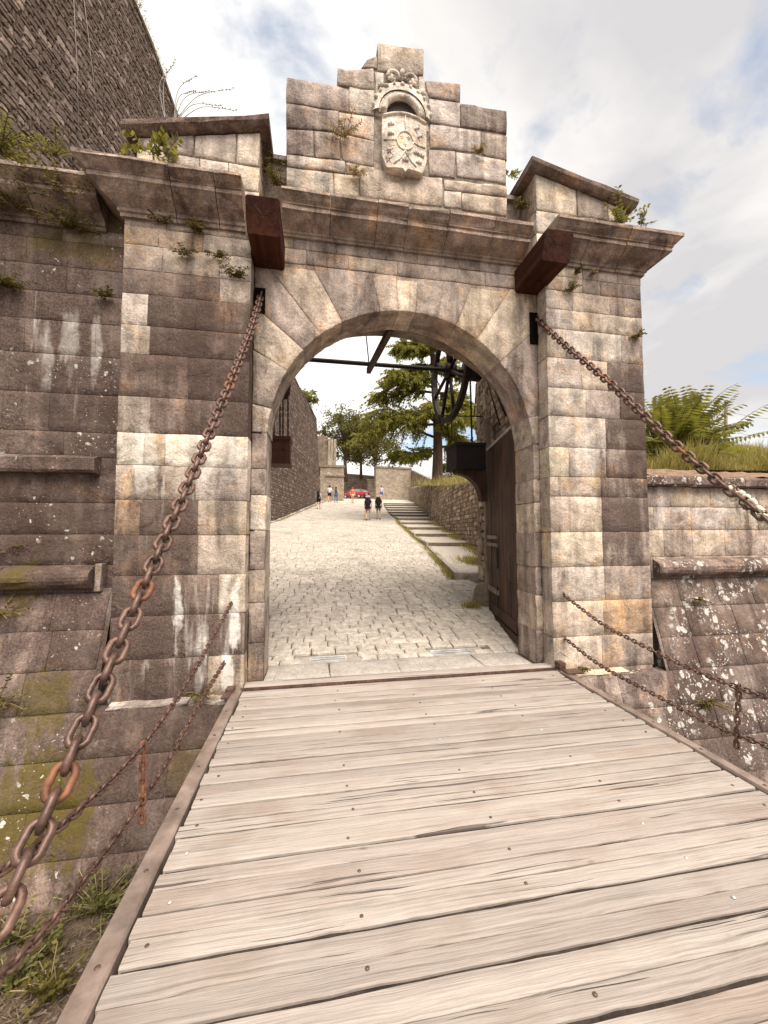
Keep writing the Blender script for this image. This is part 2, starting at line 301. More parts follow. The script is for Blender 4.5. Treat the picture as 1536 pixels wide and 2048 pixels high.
M = dict(
    ash=m_ashlar(), mortar=m_simple('lime_mortar', (.10, .08, .066), (.36, .31, .25), 7, 4, .7, .02),
    shield=m_simple('carved_limestone', (.38, .345, .295), (.54, .50, .435), 7, 7, .5, .012, lo=.3, hi=.6),
    rub=m_rubble('dark_rubble_stone', (.118, .083, .066), (.158, .118, .097), (.205, .158, .132), 1.7), rubm=m_simple('rubble_mortar', (.10, .071, .057), (.20, .150, .122), 6, 7, .9, .04),
    rub2=m_rubble('warm_rubble_stone', (.19, .145, .105), (.32, .25, .19), (.44, .355, .27)), rubm2=m_simple('warm_rubble_mortar', (.15, .115, .085), (.33, .265, .20), 5, 7, .9, .04),
    sett=m_rubble('paving_sett_stone', (.42, .375, .32), (.46, .41, .35), (.50, .445, .385), 1.05), joint=m_simple('paving_joint_sand', (.085, .066, .05), (.20, .165, .13), 6, 7, .6, .02),
    slab=m_simple('threshold_slab_stone', (.29, .26, .23), (.38, .345, .305), 5, 7, .5, .01),
    deck=m_deck(), beam=m_wood('oiled_beam_wood', (.016, .006, .004), (.080, .024, .012), 1, 14, .75, .12), door=m_wood('dark_door_wood', (.030, .015, .009), (.095, .052, .034), 2, 30),
    post=m_wood('grey_timber', (.16, .115, .085), (.30, .235, .18), 2, 26), rust=m_iron('rusty_iron', (.055, .028, .020), (.19, .115, .088), .5, .4),
    orange=m_iron('orange_rust', (.10, .042, .022), (.26, .115, .06), .7, .25), dark=m_iron('dark_iron', (.012, .009, .008), (.04, .028, .022), .6, .4),
    steel=m_iron('galvanised_steel', (.42, .41, .40), (.62, .61, .59), .5, .4), edge=m_iron('worn_steel_edging', (.20, .145, .118), (.37, .295, .25), .5, .35, 9), box=m_iron('rust_painted_box', (.060, .020, .012), (.12, .042, .026), .75, .15, 12),
    cream=m_flat('cream_rope', (.66, .60, .46), .8), seam=m_simple('seam_shade_black', (.018, .013, .010), (.05, .037, .029), 9, 4, .5, .01), soil=m_simple('moat_soil', (.055, .038, .027), (.15, .108, .078), 7, 8, .9, .05), earth=m_simple('dry_earth', (.14, .085, .055), (.30, .20, .135), 8, 8, .9, .03, stretch=(1, 1, 3)),
    litter=m_leaf('dead_stems', (.07, .048, .03), (.24, .18, .115), .1), turf=m_simple('dry_turf', (.10, .095, .03), (.24, .20, .09), 4, 8, .9, .05),
    bark=m_simple('bark', (.055, .036, .026), (.135, .09, .065), 7, 6, .9, .04, stretch=(1, 1, .25)),
    cedar=m_leaf('cedar_needles', (.10, .105, .024), (.37, .35, .075), .45), dleaf=m_leaf('dark_leaves', (.065, .062, .02), (.19, .175, .055), .4), mleaf=m_leaf('green_leaves', (.06, .065, .02), (.17, .165, .05), .35),
    fleaf=m_leaf('fresh_leaves', (.10, .11, .03), (.27, .255, .08), .4), gblade=m_leaf('grass_blades', (.18, .165, .05), (.42, .35, .14), .4), dry=m_leaf('dry_stalks', (.20, .15, .085), (.38, .29, .17), .3), fern=m_leaf('wall_fern_leaves', (.055, .05, .010), (.165, .135, .028), .3),
)
# ================================================================== masonry tools
GAIN = 1.0          # displayed stone tone -> albedo
def tone(o, rgb, grime=.35, lime=0., lichen=0., moss=0., var=.10):
    rgb = tuple(v*.80+m*.20 for v, m in zip(rgb, (150, 131, 118))); k = GAIN*(1+R.uniform(-var, var)); c = lin(rgb); o.color = (c[0]*k, c[1]*k*(1+R.uniform(-.02, .02)), c[2]*k*(1+R.uniform(-.04, .04)), grime)
    if lime: o['lime'] = float(lime)
    if lichen: o['lichen'] = float(lichen)
    if moss: o['moss'] = float(moss)
    return o
def block(poly, fr, depth=.2, bev=.0045, jit=.005, bulge=.0035, seg=.13):
    """one dressed stone: an outline in a wall's own (u, v) plane, given rounded arrises, uneven edges and real depth"""
    pts = []
    for (a, b) in zip(poly, poly[1:]+poly[:1]):
        L = math.hypot(b[0]-a[0], b[1]-a[1]); k = max(1, int(L/seg))
        for i in range(k): pts.append((a[0]+(b[0]-a[0])*i/k, a[1]+(b[1]-a[1])*i/k))
    n = len(pts); cu = sum(p[0] for p in pts)/n; cv = sum(p[1] for p in pts)/n
    pts = [(u+R.uniform(-jit, jit), v+R.uniform(-jit, jit)) for u, v in pts]
    mb = MB(); V = mb.v
    def ins(d):
        r = []
        for u, v in pts: L = math.hypot(cu-u, cv-v) or 1; r.append((u+(cu-u)/L*d, v+(cv-v)/L*d))
        return r
    for u, v in pts: V.append(tuple(fr(u, v, -depth)))
    for u, v in pts: V.append(tuple(fr(u, v, -bev)))
    for u, v in ins(bev*1.4): V.append(tuple(fr(u, v, R.uniform(-bulge*.6, bulge*.5))))
    for u, v in pts: V.append(tuple(fr(u+(cu-u)*.45, v+(cv-v)*.45, R.uniform(-bulge*.6, bulge))))
    V.append(tuple(fr(cu, cv, R.uniform(-bulge*.5, bulge))))
    for k in range(3):
        for i in range(n): a, b = k*n+i, k*n+(i+1) % n; mb.f.append((a, b, b+n, a+n))
    for i in range(n): mb.f.append((3*n+i, 3*n+(i+1) % n, 4*n))
    me = mb.mesh('stone', False)
    me.polygons.foreach_set('use_smooth', [False]*n*1+[True]*(len(me.polygons)-n)); return me
def fy(Y0): return lambda u, v, w_: (u, Y0-w_, v)
def rect(u0, v0, u1, v1, g=.003): return [(u0+g, v0+g), (u1-g, v0+g), (u1-g, v1-g), (u0+g, v1-g)]
def courses(parent, fr, u0, u1, rows, depth=.2, mat=None, name='stone', **kw):
    """rows: (z_bottom, z_top, [joint u...], [tone spec...]); a tone spec is (rgb, grime, lime, lichen, moss)"""
    for zb, zt, joints, specs in rows:
        us = [u0]+sorted(joints)+[u1]
        for i in range(len(us)-1):
            sp = specs[min(i, len(specs)-1)]
            o = obj(name, block(rect(us[i], zb, us[i+1], zt, R.uniform(.001, .0035)), fr, depth+R.uniform(-.01, .01), **kw), mat or M['ash'], parent)
            tone(o, *sp)
def rubble(parent, fr, u0, u1, vb, vt, mat, hr=(.16, .26), wr=(.18, .5), windows=None, limit=300, name='rubble_stone', prot=.035):
    """coursed rubble: the stones that show largest are objects, the rest one joined part"""
    st = []; v = min(vb(u0), vb(u1)); vm = max(vt(u0), vt((u0+u1)/2), vt(u1))
    while v < vm:
        h = R.uniform(*hr); u = u0+R.uniform(-.2, 0)
        while u < u1:
            w_ = R.uniform(*wr); c = (u+w_/2, v+h/2)
            if vb(c[0])-.1 < c[1] < vt(c[0])-.05:
                pr = proj(fr(c[0], c[1], 0)); vis = any(a <= pr[0] <= c2 and b <= pr[1] <= d for a, b, c2, d in windows) if windows else True
                if vis: st.append((-(w_*h)/max(pr[2], .1)**2 if pr[2] > 0 else 0, u, v, w_, h))
            u += w_
        v += h
    st.sort(); rest = MB()
    def put(mb, u, v, w_, h):
        g = .012; j = lambda a: R.uniform(-a, a); i = len(mb.v)
        q = [(u+g, v+g), (u+w_*.5, v+g), (u+w_-g, v+g), (u+w_-g, v+h*.5), (u+w_-g, v+h-g), (u+w_*.5, v+h-g), (u+g, v+h-g), (u+g, v+h*.5)]
        q = [(a+j(w_*.10), b+j(h*.13)) for a, b in q]; cu, cv = u+w_/2, v+h/2; p = R.uniform(.2, 1)*prot
        for a, b in q: mb.v.append(tuple(fr(a, b, -.06)))
        for a, b in q: mb.v.append(tuple(fr(a+(cu-a)*.2, b+(cv-b)*.2, p+j(prot*.3))))
        mb.v.append(tuple(fr(cu, cv, p+j(prot*.2))))
        for k in range(8): mb.f.append((i+k, i+(k+1) % 8, i+8+(k+1) % 8, i+8+k)); mb.f.append((i+8+k, i+8+(k+1) % 8, i+16))
    for k, (_, u, v, w_, h) in enumerate(st):
        if k < limit: mb = MB(); put(mb, u, v, w_, h); mb.build(name, mat, parent)
        else: put(rest, u, v, w_, h)
    if rest.v: rest.build('rubble_facing', mat, parent, kind='stuff')
# ================================================================== the gateway
XL0, XL1, XR0, XR1, XC = -2.02, -.74, 2.82, 4.21, 1.04
YA, YC = .20, .25                      # arch wall face, curtain wall face
gate = thing('stone_gateway', 'weathered stone gateway with round arch, carved coat of arms and stepped crest', 'gateway', (XC, .3, 0))
Zp = lambda py: onY(370, py, 0).z
Xp = lambda px, py=900: onY(px, py, 0).x
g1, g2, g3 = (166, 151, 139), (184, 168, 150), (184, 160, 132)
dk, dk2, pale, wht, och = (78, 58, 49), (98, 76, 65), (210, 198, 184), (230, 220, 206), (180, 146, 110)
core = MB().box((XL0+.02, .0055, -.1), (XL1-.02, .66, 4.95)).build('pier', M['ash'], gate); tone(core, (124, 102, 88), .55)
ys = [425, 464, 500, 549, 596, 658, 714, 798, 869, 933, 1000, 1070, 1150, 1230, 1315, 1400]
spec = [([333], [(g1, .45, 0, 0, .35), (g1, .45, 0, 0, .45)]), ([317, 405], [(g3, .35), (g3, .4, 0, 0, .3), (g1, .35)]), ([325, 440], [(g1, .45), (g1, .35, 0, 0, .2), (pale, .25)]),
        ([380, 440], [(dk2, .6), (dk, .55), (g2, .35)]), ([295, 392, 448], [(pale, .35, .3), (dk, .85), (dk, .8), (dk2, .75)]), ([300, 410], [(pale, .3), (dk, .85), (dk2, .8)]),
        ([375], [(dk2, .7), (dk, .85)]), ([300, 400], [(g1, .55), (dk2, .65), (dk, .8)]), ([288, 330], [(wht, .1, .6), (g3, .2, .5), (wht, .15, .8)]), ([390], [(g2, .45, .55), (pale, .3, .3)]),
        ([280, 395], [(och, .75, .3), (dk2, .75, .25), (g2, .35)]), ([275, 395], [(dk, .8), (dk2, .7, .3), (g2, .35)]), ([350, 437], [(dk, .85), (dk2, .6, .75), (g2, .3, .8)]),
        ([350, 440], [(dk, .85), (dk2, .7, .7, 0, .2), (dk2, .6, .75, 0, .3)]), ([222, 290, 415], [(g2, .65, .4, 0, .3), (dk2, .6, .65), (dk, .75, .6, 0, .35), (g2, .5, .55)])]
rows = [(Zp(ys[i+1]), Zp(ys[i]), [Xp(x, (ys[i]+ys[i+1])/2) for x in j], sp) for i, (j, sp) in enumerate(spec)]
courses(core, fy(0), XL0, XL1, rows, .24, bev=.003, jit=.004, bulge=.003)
core = MB().box((XR0+.02, .0065, -.1), (XR1-.02, .66, 4.95)).build('pier', M['ash'], gate); tone(core, (186, 168, 146), .35)
Zq = lambda py: onY(1195, py, 0).z
ys = [520, 562, 590, 627, 665, 722, 780, 836, 897, 955, 994, 1064, 1133, 1201, 1271, 1337]
lg, tn, crm, dkr = (198, 187, 176), (200, 183, 162), (224, 210, 188), (136, 119, 111)
spec = [([1165, 1235], [(tn, .3), (g1, .4), (g1, .4)]), ([1130, 1165, 1200], [(g2, .3, 0, 0, .3), (g2, .35), (g1, .45), (dkr, .65)]), ([1145, 1220], [(lg, .3), (g2, .4), (g1, .6)]), ([1160], [(lg, .25), (tn, .45)]),
        ([1132, 1243], [(tn, .2), (lg, .4), (g1, .4)]), ([1163, 1215], [(lg, .25), (tn, .2), (dkr, .8)]), ([1172, 1240], [(lg, .2), (g1, .4), (dkr, .8)]), ([1212], [(lg, .2), (dkr, .8)]),
        ([1138, 1212], [(crm, .05), (lg, .45, .3), (dkr, .7, .3)]), ([1202], [(g2, .35, .35), (g1, .55, .2)]), ([1140, 1204], [(tn, .2), (tn, .3, .4), (dkr, .7)]),
        ([1206], [(crm, .15), (g1, .6)]), ([1210], [(lg, .3, .5), (g1, .45, .6)]), ([1208], [(tn, .25), (och, .5)]), ([1205], [(tn, .3, .3), (g1, .45, .5)])]
rows = [(Zq(ys[i+1]), Zq(ys[i]), [Xp(x, (ys[i]+ys[i+1])/2) for x in j], sp) for i, (j, sp) in enumerate(spec)]
courses(core, fy(0), XR0, XR1, rows, .24)
# arch wall: voussoirs run from the intrados out to the piers and the course under the cornice
XV, RI, ZS, ZT = 1.08, 1.645, 2.715, 4.80
core = MB()
def arch_core(mb, y0, y1, xc, ri, zs, half, x0, x1, zt, n=28, zb=-.1):
    ang = [math.pi*i/n for i in range(n+1)]; a0 = math.acos(min(1, half/ri))
    pts = [(xc+half, zb)]+[(xc+ri*math.cos(a0+(math.pi-2*a0)*i/n), zs+ri*math.sin(a0+(math.pi-2*a0)*i/n)) for i in range(n+1)]+[(xc-half, zb)]
    outp = [(x1, zb)]
    for (x, z) in pts[1:-1]:
        dx, dz = x-xc, max(z-zs, .001)+.25; t = min((x1-xc)/abs(dx) if abs(dx) > 1e-4 else 99, (zt-zs+.25)/dz); outp.append((xc+dx*t, zs-.25+dz*t))
    outp.append((x0, zb)); i = len(mb.v); m = len(pts)
    for (x, z), (X, Z) in zip(pts, outp): mb.v += [(x, y0, z), (X, y0, Z), (x, y1, z), (X, y1, Z)]
    for k in range(m-1):
        a = i+4*k; b = a+4; mb.f += [(a, a+1, b+1, b), (a+2, b+2, b+3, a+3), (a, b, b+2, a+2), (a+1, a+3, b+3, b+1)]
arch_core(core, YA+.010, .64, XV, RI+.012, ZS, RI+.012, XL1+.03, XR0-.03, 5.2)
acore = core.build('arch_wall', M['ash'], gate); tone(acore, (168, 150, 130), .4)
def sector(a0, a1, lim):
    x0, x1, z1 = lim
    def hit(a):
        c, s = math.cos(a), math.sin(a); t = 9.
        if c > 1e-6: t = min(t, (x1-XV)/c)
        if c < -1e-6: t = min(t, (x0-XV)/c)
        if s > 1e-6: t = min(t, (z1-ZS)/s)
        return (XV+c*t, ZS+s*t)
    k = 4; inn = [(XV+RI*math.cos(a0+(a1-a0)*i/k), ZS+RI*math.sin(a0+(a1-a0)*i/k)) for i in range(k+1)]
    h0, h1 = hit(a0), hit(a1); mid = []
    for cx_, cz_ in ((x1, z1), (x0, z1)):
        an = math.atan2(cz_-ZS, cx_-XV)
        if a0 < an < a1: mid.append((cx_, cz_))
    return [h0]+mid+[h1]+inn[::-1]
angs = []
for px, py in ((1010, 715), (960, 670), (915, 643), (875, 628), (832, 620), (797, 618), (760, 620), (683, 640), (640, 665), (605, 697), (570, 737)):
    p = onY(px, py, YA); angs.append(math.atan2(p.z-ZS, p.x-XV))
angs = [rad(2), rad(14)]+angs+[rad(168), rad(178)]
angs.sort()
vt_ = [(lg, .4), (g1, .45), (tn, .25), (tn, .3), (g1, .4), (g1, .5), (crm, .15), (tn, .25), (g1, .45), (tn, .3), (g1, .45), (tn, .35), (g1, .45), (lg, .35)]
lims = (XL1, XR0, ZT)
for i in range(len(angs)-1):
    a0, a1 = angs[i]+.0018, angs[i+1]-.0018
    z1 = ZT-(0 if i % 3 else .05)
    o = obj('voussoir', block(sector(a0, a1, (XL1+.004, XR0-.004, z1)), fy(YA), .46, .008, .005, .009, .22), M['ash'], acore); tone(o, *vt_[i % len(vt_)])
# course below the cornice and the jambs
zc0 = [ZT+.005, 4.97]; js = [-.15, .35, .95, 1.5, 2.1, 2.55]
courses(acore, fy(YA), XL1, XR0, [(4.985, 5.13, [-.3, .2, .6, 1.2, 1.75, 2.3], [(g2, .4), (g1, .5)]), (ZT+.003, 4.98, js, [(g2, .35), (g1, .5), (g2, .45), (g1, .6), (g2, .5), (g1, .55), (lg, .3)])], .3)
jl = [0.0, .42, .86, 1.22, 1.66, 2.06, 2.36, ZS+.05]
for i in range(len(jl)-1):
    sp = [(g1, .5), (g1, .5), (g2, .5), (g1, .45, .3), (wht, .15, .6), (g1, .45), (g1, .5)][i]
    tone(obj('jamb_stone', block(rect(XL1, jl[i], XV-RI, jl[i+1]), fy(YA), .46, .008, .005, .005), M['ash'], acore), *sp)
    sp = [(g1, .5), (tn, .35), (g1, .4), (g1, .45), (tn, .3), (g2, .45), (g1, .4)][i]
    tone(obj('jamb_stone', block(rect(XV+RI, jl[i]*.98, XR0, jl[i+1]*.98 if i < 6 else ZS+.05), fy(YA), .46, .012, .009, .006), M['ash'], acore), *sp)
# rear arch, wider and flatter, behind the doors
back = MB(); arch_core(back, .68, 1.4, XC, 2.51, 2.14, 2.05, -1.9, 4.1, 4.98)
back.build('rear_arch', M['rubm2'], gate)
MB().box((XL0, .67, 4.74), (XR1, 1.35, 5.38)).build('upper_core', M['mortar'], gate)
# cornice -----------------------------------------------------------
PROF = [(-.12, 4.925), (.03, 4.925), (.035, 4.965), (.052, 4.975), (.055, 5.015), (.085, 5.04), (.15, 5.085), (.225, 5.17), (.245, 5.182), (.245, 5.245), (.258, 5.25), (.258, 5.268), (.285, 5.30), (.322, 5.355), (.335, 5.365), (.335, 5.415), (-.12, 5.455)]
CT = [(146, 126, 112), (156, 136, 120), (136, 118, 106)]
def zmap(z, m):
    b, f, t = m; return b+(z-4.925)/.257*(f-b) if z <= 5.182 else f+(z-5.182)/.233*(t-f)
ML, MR, MC = (4.94, 5.168, 5.325), (5.03, 5.235, 5.42), (5.105, 5.262, 5.445)
def corn(x0, x1, Y0, ml=0, mr=0, lift=0., m=ML, parent=gate, grime=.42, name='cornice_stone'):
    mb = MB(); n = len(PROF); K = max(2, int((x1-x0)/.25)); jt = R.uniform(-.005, .005)
    for k in range(K+1):
        f = k/K
        for o_, z in PROF:
            xa = x0-(max(o_, 0)*ml); xb = x1+(max(o_, 0)*mr); ero = R.uniform(-.012, .004) if o_ > .2 else 0
            mb.v.append((xa+(xb-xa)*f, Y0-o_-jt-ero, zmap(z, m)+lift+(R.uniform(-.006, .006) if z > 5.4 else 0)))
    for k in range(K):
        for i in range(n): a, b = k*n+i, k*n+(i+1) % n; mb.f.append((a, a+n, b+n, b))
    mb.f += [tuple(range(n)), tuple(K*n+n-1-i for i in range(n))]
    o = mb.build(name, M['ash'], parent); tone(o, R.choice(CT), grime, 0, .25, .15); return o
def corn_side(X0, y0, y1, sgn, m=ML, parent=gate):     # return along the pier's flank, outward = sgn * X
    mb = MB(); n = len(PROF)
    for f in (0, 1):
        for o_, z in PROF: mb.v.append((X0+sgn*o_, (y0-max(o_, 0)+.004) if f == 0 else y1, zmap(z, m)-.002))
    for i in range(n): a, b = i, (i+1) % n; mb.f.append((a, a+n, b+n, b))
    mb.f += [tuple(range(n)), tuple(n+n-1-i for i in range(n))]
    tone(mb.build('cornice_stone', M['ash'], parent), CT[0], .6)
xs = [XL0, -1.50, -1.07, -.80]
for i in range(3): corn(xs[i]+.004, xs[i+1]-.004, 0, 1 if i == 0 else 0, 0)
corn_side(XL0, 0, YC+.3, -1)
xs = [2.80, 3.28, 3.80, XR1]
for i in range(3): corn(xs[i]+.004, xs[i+1]-.004, 0, 0, 1 if i == 2 else 0, m=MR)
corn_side(XR1, 0, 1.2, 1, MR)
xs = [-.42, .12, .66, 1.02, 1.52, 2.1, 2.60]
for i in range(6): corn(xs[i]+.003, xs[i+1]-.003, YA, m=MC, grime=.35)
# parapet blocks with sloping copings --------------------------------
def parapet(x0, x1, zin, zout, inner_right, stains):
    b = MB(); zl, zr_ = (zout, zin) if inner_right else (zin, zout)
    b.v = [(x0+.02, YA+.02, 5.3), (x1-.02, YA+.02, 5.3), (x1-.02, YA+.75, 5.3), (x0+.02, YA+.75, 5.3), (x0+.02, YA+.02, zl), (x1-.02, YA+.02, zr_), (x1-.02, YA+.75, zr_), (x0+.02, YA+.75, zl)]
    b.f = [(3, 2, 1, 0), (4, 5, 6, 7), (0, 1, 5, 4), (1, 2, 6, 5), (2, 3, 7, 6), (3, 0, 4, 7)]
    c = b.build('parapet_block', M['mortar'], gate); zz = lambda u: zl+(zr_-zl)*(u-x0)/(x1-x0)
    rws = [5.27, 5.62, 5.93, 9]
    for r in range(3):
        us = [x0]+[x0+(x1-x0)*f for f in ([.35, .62], [.28, .5, .74], [.45, .8])[r]]+[x1]
        for i in range(len(us)-1):
            t0, t1 = min(rws[r+1], zz(us[i])), min(rws[r+1], zz(us[i+1]))
            o = obj('stone', block([(us[i]+.006, rws[r]+.006), (us[i+1]-.006, rws[r]+.006), (us[i+1]-.006, t1-.006), (us[i]+.006, t0-.006)], fy(YA), .3, .012), M['ash'], c)
            tone(o, *stains[(r+i) % len(stains)])
    for side, xx in ((1, x1), (-1, x0)):     # flank stones
        fr = (lambda X, s: (lambda u, v, w_: (X+s*w_, u, v)))(xx, side)
        for r in range(3): tone(obj('stone', block(rect(YA+.05, rws[r], YA+.74, min(rws[r+1], zz(xx)-.0)), fr, .1), M['ash'], c), g1, .5, 0, 0, .25)
    dx = x1-x0; sl = (zr_-zl)/dx; a = .11; cp = MB(); K = 6
    for k in range(K+1):
        u = x0-a+(dx+2*a)*k/K; z = zl+sl*(u-x0)
        for yy, dz in ((YA-a+.05, 0), (YA-a, .03), (YA-a-.01, .075), (YA-a+.02, .095), (YA+.86, .12), (YA+.86, 0)): cp.v.append((u, yy+R.uniform(-.006, .006), z+dz+.005+R.uniform(-.006, .006)))
    for k in range(K):
        for i in range(6): p, q = k*6+i, k*6+(i+1) % 6; cp.f.append((p, p+6, q+6, q))
    cp.f += [tuple(range(6)), tuple(K*6+5-i for i in range(6))]
    tone(cp.build('coping', M['ash'], c), (118, 98, 88), .62, 0, .3)
parapet(XL0, -.70, 6.36, 6.05, True, [(pale, .15), (crm, .1), (pale, .45)])
parapet(XR0+.02, 4.20, 6.44, 6.14, False, [(crm, .1), (lg, .2), (crm, .15), (g1, .35)])
# low linking walls between crest and parapets
for x0, x1, zt in ((-.72, -.40, 6.42), (2.42, 2.86, 6.38)):
    MB().box((x0, YA+.42, 5.3), (x1, YA+.8, zt)).build('link_wall', M['rubm2'], gate)
    MB().box((x0-.02, YA+.37, zt+.002), (x1+.02, YA+.85, zt+.06)).build('link_coping', M['mortar'], gate)
# stepped crest -------------------------------------------------------
def P2(px, py): p = onY(px, py, YA); return (p.x, p.z)
xl, xr = -.41, 2.445
crest = MB()
q0 = lambda px, py: P2(px, py); prof = [(xl, 5.35), (xr, 5.35), q0(1014, 225), q0(923, 212), q0(919, 172), q0(850, 165), q0(846, 102), q0(757, 92), q0(752, 116), q0(728, 138), q0(677, 140), q0(677, 174), (xl, q0(575, 158)[1])]
i0 = 0
for yy in (YA+.03, YA+.46):
    for x, z in prof: crest.v.append((x+(.02 if x < .9 else -.02), yy-.012, z-.015))
n = len(prof); crest.f = [tuple(range(n)), tuple(2*n-1-i for i in range(n))]+[(i, i+n, (i+1) % n+n, (i+1) % n) for i in range(n)]
crest = crest.build('crest_wall', M['mortar'], gate)
# stones traced as outlines on the crest face (pixel corners)
CS = [
 ([(573, 153), (680, 172), (697, 180), (697, 222), (640, 214), (573, 204)], (g1, .55)), ([(573, 206), (640, 216), (677, 221), (677, 262), (573, 254)], (g1, .6)),
 ([(573, 257), (625, 260), (628, 312), (573, 306)], (g1, .5)), ([(628, 261), (680, 266), (680, 318), (630, 313)], (g1, .6)), ([(573, 308), (690, 322), (690, 345), (573, 332)], (lg, .45)),
 ([(573, 334), (666, 345), (668, 388), (573, 378)], (lg, .45)), ([(669, 346), (718, 350), (718, 394), (669, 389)], (tn, .4)), ([(679, 224), (748, 232), (748, 280), (679, 264)], (tn, .3)),
 ([(682, 267), (748, 282), (748, 332), (692, 322), (684, 315)], (g2, .45)), ([(675, 135), (692, 140), (748, 137), (748, 178), (698, 172), (675, 170)], (g1, .45)), ([(699, 174), (748, 180), (748, 230), (699, 222)], (lg, .35)),
 ([(724, 135), (735, 118), (754, 112), (754, 136)], (g1, .5)), ([(755, 85), (847, 97), (847, 150), (755, 140)], (g2, .5)),
 ([(751, 142), (768, 144), (768, 232), (751, 228)], (lg, .25)), ([(838, 152), (848, 152), (858, 262), (850, 262), (838, 200)], (lg, .25)),
 ([(692, 324), (750, 333), (750, 345), (692, 346)], (tn, .4)), ([(720, 347), (752, 338), (885, 357), (885, 410), (720, 395)], (tn, .12)),
 ([(850, 160), (921, 167), (921, 203), (858, 194)], (g1, .5)), ([(859, 196), (920, 204), (920, 252), (860, 245)], (lg, .3)), ([(922, 206), (1014, 221), (1014, 268), (1000, 264), (922, 252)], (g1, .65)),
 ([(860, 248), (962, 262), (962, 305), (860, 294)], (lg, .4)), ([(964, 264), (1014, 272), (1014, 320), (964, 306)], (g1, .5)), ([(858, 297), (911, 302), (911, 354), (858, 350)], (g1, .5)),
 ([(913, 304), (1012, 321), (1012, 366), (913, 350)], (lg, .5)), ([(888, 358), (1014, 372), (1014, 392), (888, 378)], (tn, .4)), ([(888, 380), (923, 384), (923, 416), (888, 412)], (lg, .35)), ([(925, 385), (1014, 395), (1014, 430), (925, 418)], (tn, .4)),
]
for poly, sp in CS:
    q = [P2(*p) for p in poly][::-1]; q = [(max(xl, min(xr, u)), v) for u, v in q]
    tone(obj('stone', block(q, fy(YA), .26 if sp[1] < .6 else .24, .009, .007, .010, .14), M['ash'], crest), *sp)
# backing stone behind the shield
tone(obj('stone', block([P2(*p) for p in ((770, 338), (768, 232), (770, 146), (836, 154), (856, 262), (858, 349))], fy(YA+.03), .2), M['ash'], crest), pale, .15)
# niche: a half-round hood over a flat disc painted dark as a shaded recess, then the crown and the shield
nc = (lambda p: (p.x, p.z))(onY(806, 223, YA-.07)); nr = .20
def arc_tube(r, rt, y, a0=0, a1=math.pi, n=18, c=nc): return MB().tube([(c[0]+r*math.cos(a0+(a1-a0)*i/n), y, c[1]+r*math.sin(a0+(a1-a0)*i/n)) for i in range(n+1)], rt, 8)
hood = arc_tube(nr+.035, .04, YA-.03).build('crown', M['shield'], gate, True)
arc_tube(nr+.085, .018, YA-.03).build('crown_band', M['shield'], hood, True)
dome = MB().grid(lambda a, b: (nc[0]+(nr+.10+.08*b)*math.cos(math.pi*a), YA-.02-.04*math.cos(b*1.5), nc[1]+(nr+.10+.14*b)*math.sin(math.pi*a)), 20, 4)
dome.build('crown_rim', M['shield'], hood, True)
for i in range(11):
    a = math.pi*(i+.5)/11; r = nr+.17; MB().ball((nc[0]+r*math.cos(a), YA-.04, nc[1]+r*1.05*math.sin(a)), (.022+.010*(i % 2), .03, .028), 8, 6).build('crown_bead', M['shield'], hood, True)
for i, a in enumerate((.8, 1.2, 1.57, 1.94, 2.34)):
    r = nr+.24; p = (nc[0]+r*math.cos(a)*.85, YA-.025, nc[1]+r*math.sin(a)*1.15)
    mb = MB().ball(p, (.028, .03, .045), 8, 6)
    for s_ in (-1, 1): mb.ball((p[0]+s_*.035, p[1], p[2]-.02), (.018, .022, .02), 7, 5)
    mb.build('crown_leaf', M['shield'], hood, True)
for s_ in (-1, 1): arc_tube(.075, .022, YA-.025, -.3, math.pi+.2, 10, (nc[0]+s_*.11, nc[1]+nr+.29)).build('crown_arch', M['shield'], hood, True)
MB().ball((nc[0], YA-.03, nc[1]+nr+.34), (.036, .045, .06), 9, 7).build('crown_orb', M['shield'], hood, True)
mb = MB(); N = 16
mb.v = [(nc[0]+nr*math.cos(math.pi*i/N), YA+.012, nc[1]+nr*math.sin(math.pi*i/N)) for i in range(N+1)]; mb.f = [tuple(range(N+1))]
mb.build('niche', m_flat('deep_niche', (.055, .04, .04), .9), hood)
# shield: curved plate with rim, quarters, oval and charges in relief
sc_ = (lambda p: (p.x, p.z))(onY(810, 285, YA-.10)); SW, SH = .280, .365
def shz(u):      # bottom outline of the shield
    au = abs(u); return -SH+(.05*(1-min(1, au/.10)))*-1*.9+.02+max(0, (au-.82))*.9
def sy(u, v=0): return YA-.055-.06*math.cos(u*1.25)
def shp(u, b):
    zt = SH*.98-.05*u*u; zb = shz(u); return (sc_[0]+SW*u, sy(u), sc_[1]+zb+(zt-zb)*b)
sh = MB().grid(lambda a, b: shp(-1+2*a, b), 28, 12)
sh.grid(lambda a, b: (lambda p: (p[0], p[1]+(YA+.04-p[1])*b, p[2]))(shp(-1+2*a, 0)), 28, 2); sh.grid(lambda a, b: (lambda p: (p[0], p[1]+(YA+.04-p[1])*b, p[2]))(shp(-1+2*a, 1)), 28, 2)
for e in (-1, 1): sh.grid(lambda a, b: (lambda p: (p[0], p[1]+(YA+.04-p[1])*a, p[2]))(shp(e, b)), 2, 10)
shield = sh.build('shield', M['shield'], gate, True)
def ridge(pts, r=.008, nm='shield_relief'):
    MB().tube([(sc_[0]+SW*u, sy(u)-.004, sc_[1]+SH*v) for u, v in pts], r, 6).build(nm, M['shield'], shield, True)
ov = [(.0+.36*math.cos(t*math.pi/12), .02+.33*math.sin(t*math.pi/12)) for t in range(25)]
ridge(ov, .010); ridge([(-.97+1.94*i/14, .96-.045*(-1+2*i/14)**2*2) for i in range(15)], .02); ridge([(0, .93), (0, .36)])
